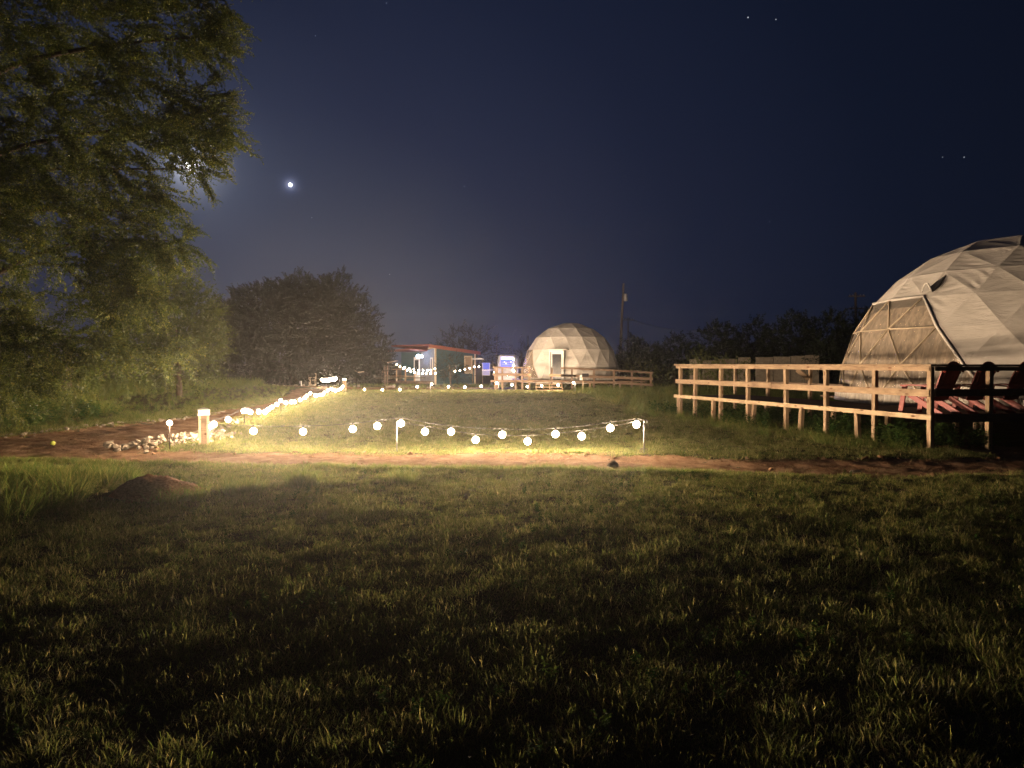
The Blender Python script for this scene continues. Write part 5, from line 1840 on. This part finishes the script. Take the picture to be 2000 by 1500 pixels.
# low pale wall of panels behind the near rail
wl = thing('panel_wall', at_h(1490, 740, 47), 'low broken pale wall of boards beyond the near walkway', 'wall')
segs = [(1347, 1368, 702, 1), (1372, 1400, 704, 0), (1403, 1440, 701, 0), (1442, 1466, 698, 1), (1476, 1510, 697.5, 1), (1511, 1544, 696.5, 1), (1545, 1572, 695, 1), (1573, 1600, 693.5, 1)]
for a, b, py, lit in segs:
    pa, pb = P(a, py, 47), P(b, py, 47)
    local_box('panel', pa.x - wl.location.x, pb.x - wl.location.x - .02, -.04, .04, -.2, pa.z, M['wall_panel'] if lit else M['pole'], wl)  # light put into the colour: lit panels paler, the others dark

# far lawn chair and white post by the dirt track
p = at_h(611, 750, 57); z = P(611, 754.5, 57).z
z = gzf(p.x, p.y)
ch = thing('lawn_chair', (p.x, p.y, z), 'small pale metal lawn chair under the wide dark tree', 'chair', -1.1)
local_box('seat', -.24, .24, -.25, .22, .40, .44, M['cream'], ch)
bm = bmesh.new()
for x0_, x1_, z0_, z1_ in ((-.24, -.17, .45, .95), (.17, .24, .45, .95), (-.17, .17, .86, .95), (-.17, .17, .5, .56), (-.05, .05, .56, .86)):
    pass
bm.free()
for nm, a in (('back_frame', (-.24, -.18, .45, .98)), ('back_frame', (.18, .24, .45, .98)), ('back_panel', (-.178, .178, .80, .98)), ('back_panel', (-.178, .178, .5, .6)), ('back_panel', (-.06, .06, .602, .798))):
    o = local_box(nm, a[0], a[1], .20, .235, a[2], a[3], M['cream'], ch)
for sx in (-1, 1):
    for y in (-.24, .19):
        local_box('leg', sx * .22 - .02, sx * .22 + .02, y, y + .04, 0, .398, M['cream'], ch)
    local_box('armrest', sx * .27 - .03, sx * .27 + .03, -.26, .19, .62, .65, M['cream'], ch)
    local_box('arm_post', sx * .27 - .02, sx * .27 + .02, -.26, -.22, .0, .618, M['cream'], ch)
p = at_h(588.5, 750, 53)
wp = thing('marker_post', (p.x, p.y, gzf(p.x, p.y)), 'small white post with a grey box left of the pale lawn chair', 'post')
hh = P(588, 744, 53).z - wp.location.z
link('shaft', box_mesh('shaft', (-.03, -.03, -.1), (.04, .03, hh), M['white'], .004), wp)
link('meter_box', box_mesh('meter_box', (-.13, -.06, hh - .2), (-.033, .04, hh), M['silver'], .006), wp)
lp = thing('broken_branch', P(700, 726.5, 57.5), 'pale broken branch caught in the wide dark tree', 'branch')
tube('stem', [(-.35, 0, .1), (.0, 0, -.02), (.45, .05, .02)], .04, M['cream'], lp, 6)

# ------------------------------------------------------------------ moon, planet, stars
def skyball(name, d, dist, rad, mat, label, cat, group=None, sub=2):
    bm = bmesh.new(); bmesh.ops.create_icosphere(bm, subdivisions=sub, radius=rad)
    return tag(link(name, bm_mesh(name, bm, mat, True), None, d.normalized() * dist + Vector((0, 0, CAMZ))), label, cat, group)


skyball('moon', MOON, 9000, 9000 * 8.5 / FPX, M['moon'], 'bright white moon shining through the tip of the left tree', 'moon', sub=4)
skyball('planet', PLANET, 9500, 9500 * 3.0 / FPX, M['planet'], 'bright planet alone in the sky right of the moon', 'planet', sub=3)
for (x, y, r_, lab) in ((1461, 34, 1.5, 'brighter left star of the close pair near the top of the sky'), (1515.5, 38, 1.2, 'right star of the close pair near the top of the sky'), (1883, 307, 1.1, 'right star of the faint pair high above the large dome'),
                        (1841, 307, .9, 'left star of the faint pair high above the large dome'), (907, 364, 1.0, 'lone faint star in the middle of the sky'), (755, 6, .9, 'faint star at the very top edge left of centre'),
                        (616, 70, .8, 'faint star right of the upper tree sprays'), (1503, 433, .8, 'faint star low above the right treeline'), (761, 536, 1.0, 'faint star just right above the wide dark tree'), (609, 425, .7, 'very faint star below the bright planet')):
    skyball('star', ray(x, y), 9800, 9800 * r_ * .72 / FPX, M['star'], lab, 'star', 'stars in the night sky', 2)

# ------------------------------------------------------------------ damp air glowing round the lamps
bm = bmesh.new()
add_box(bm, (-95, -14, -1.9), (110, 170, 13.5))
hz = tag(link('haze', bm_mesh('haze', bm, None)), 'thin damp night haze', kind='stuff')
m, t, out = new_mat('haze_air')
pv = t.nodes.new('ShaderNodeVolumePrincipled')
pv.inputs['Color'].default_value = (.93, .93, .95, 1)
pv.inputs['Density'].default_value = HAZE_D
pv.inputs['Anisotropy'].default_value = .945
t.links.new(pv.outputs[0], out.inputs['Volume'])
m.cycles.volume_sampling = 'EQUIANGULAR'
hz.data.materials.append(m)
hz.visible_shadow = True

print('lawn tufts', N_LAWN, 'elm sprays', N_ELM, 'tris', sum(len(o.data.polygons) for o in bpy.data.objects if o.type == 'MESH'))
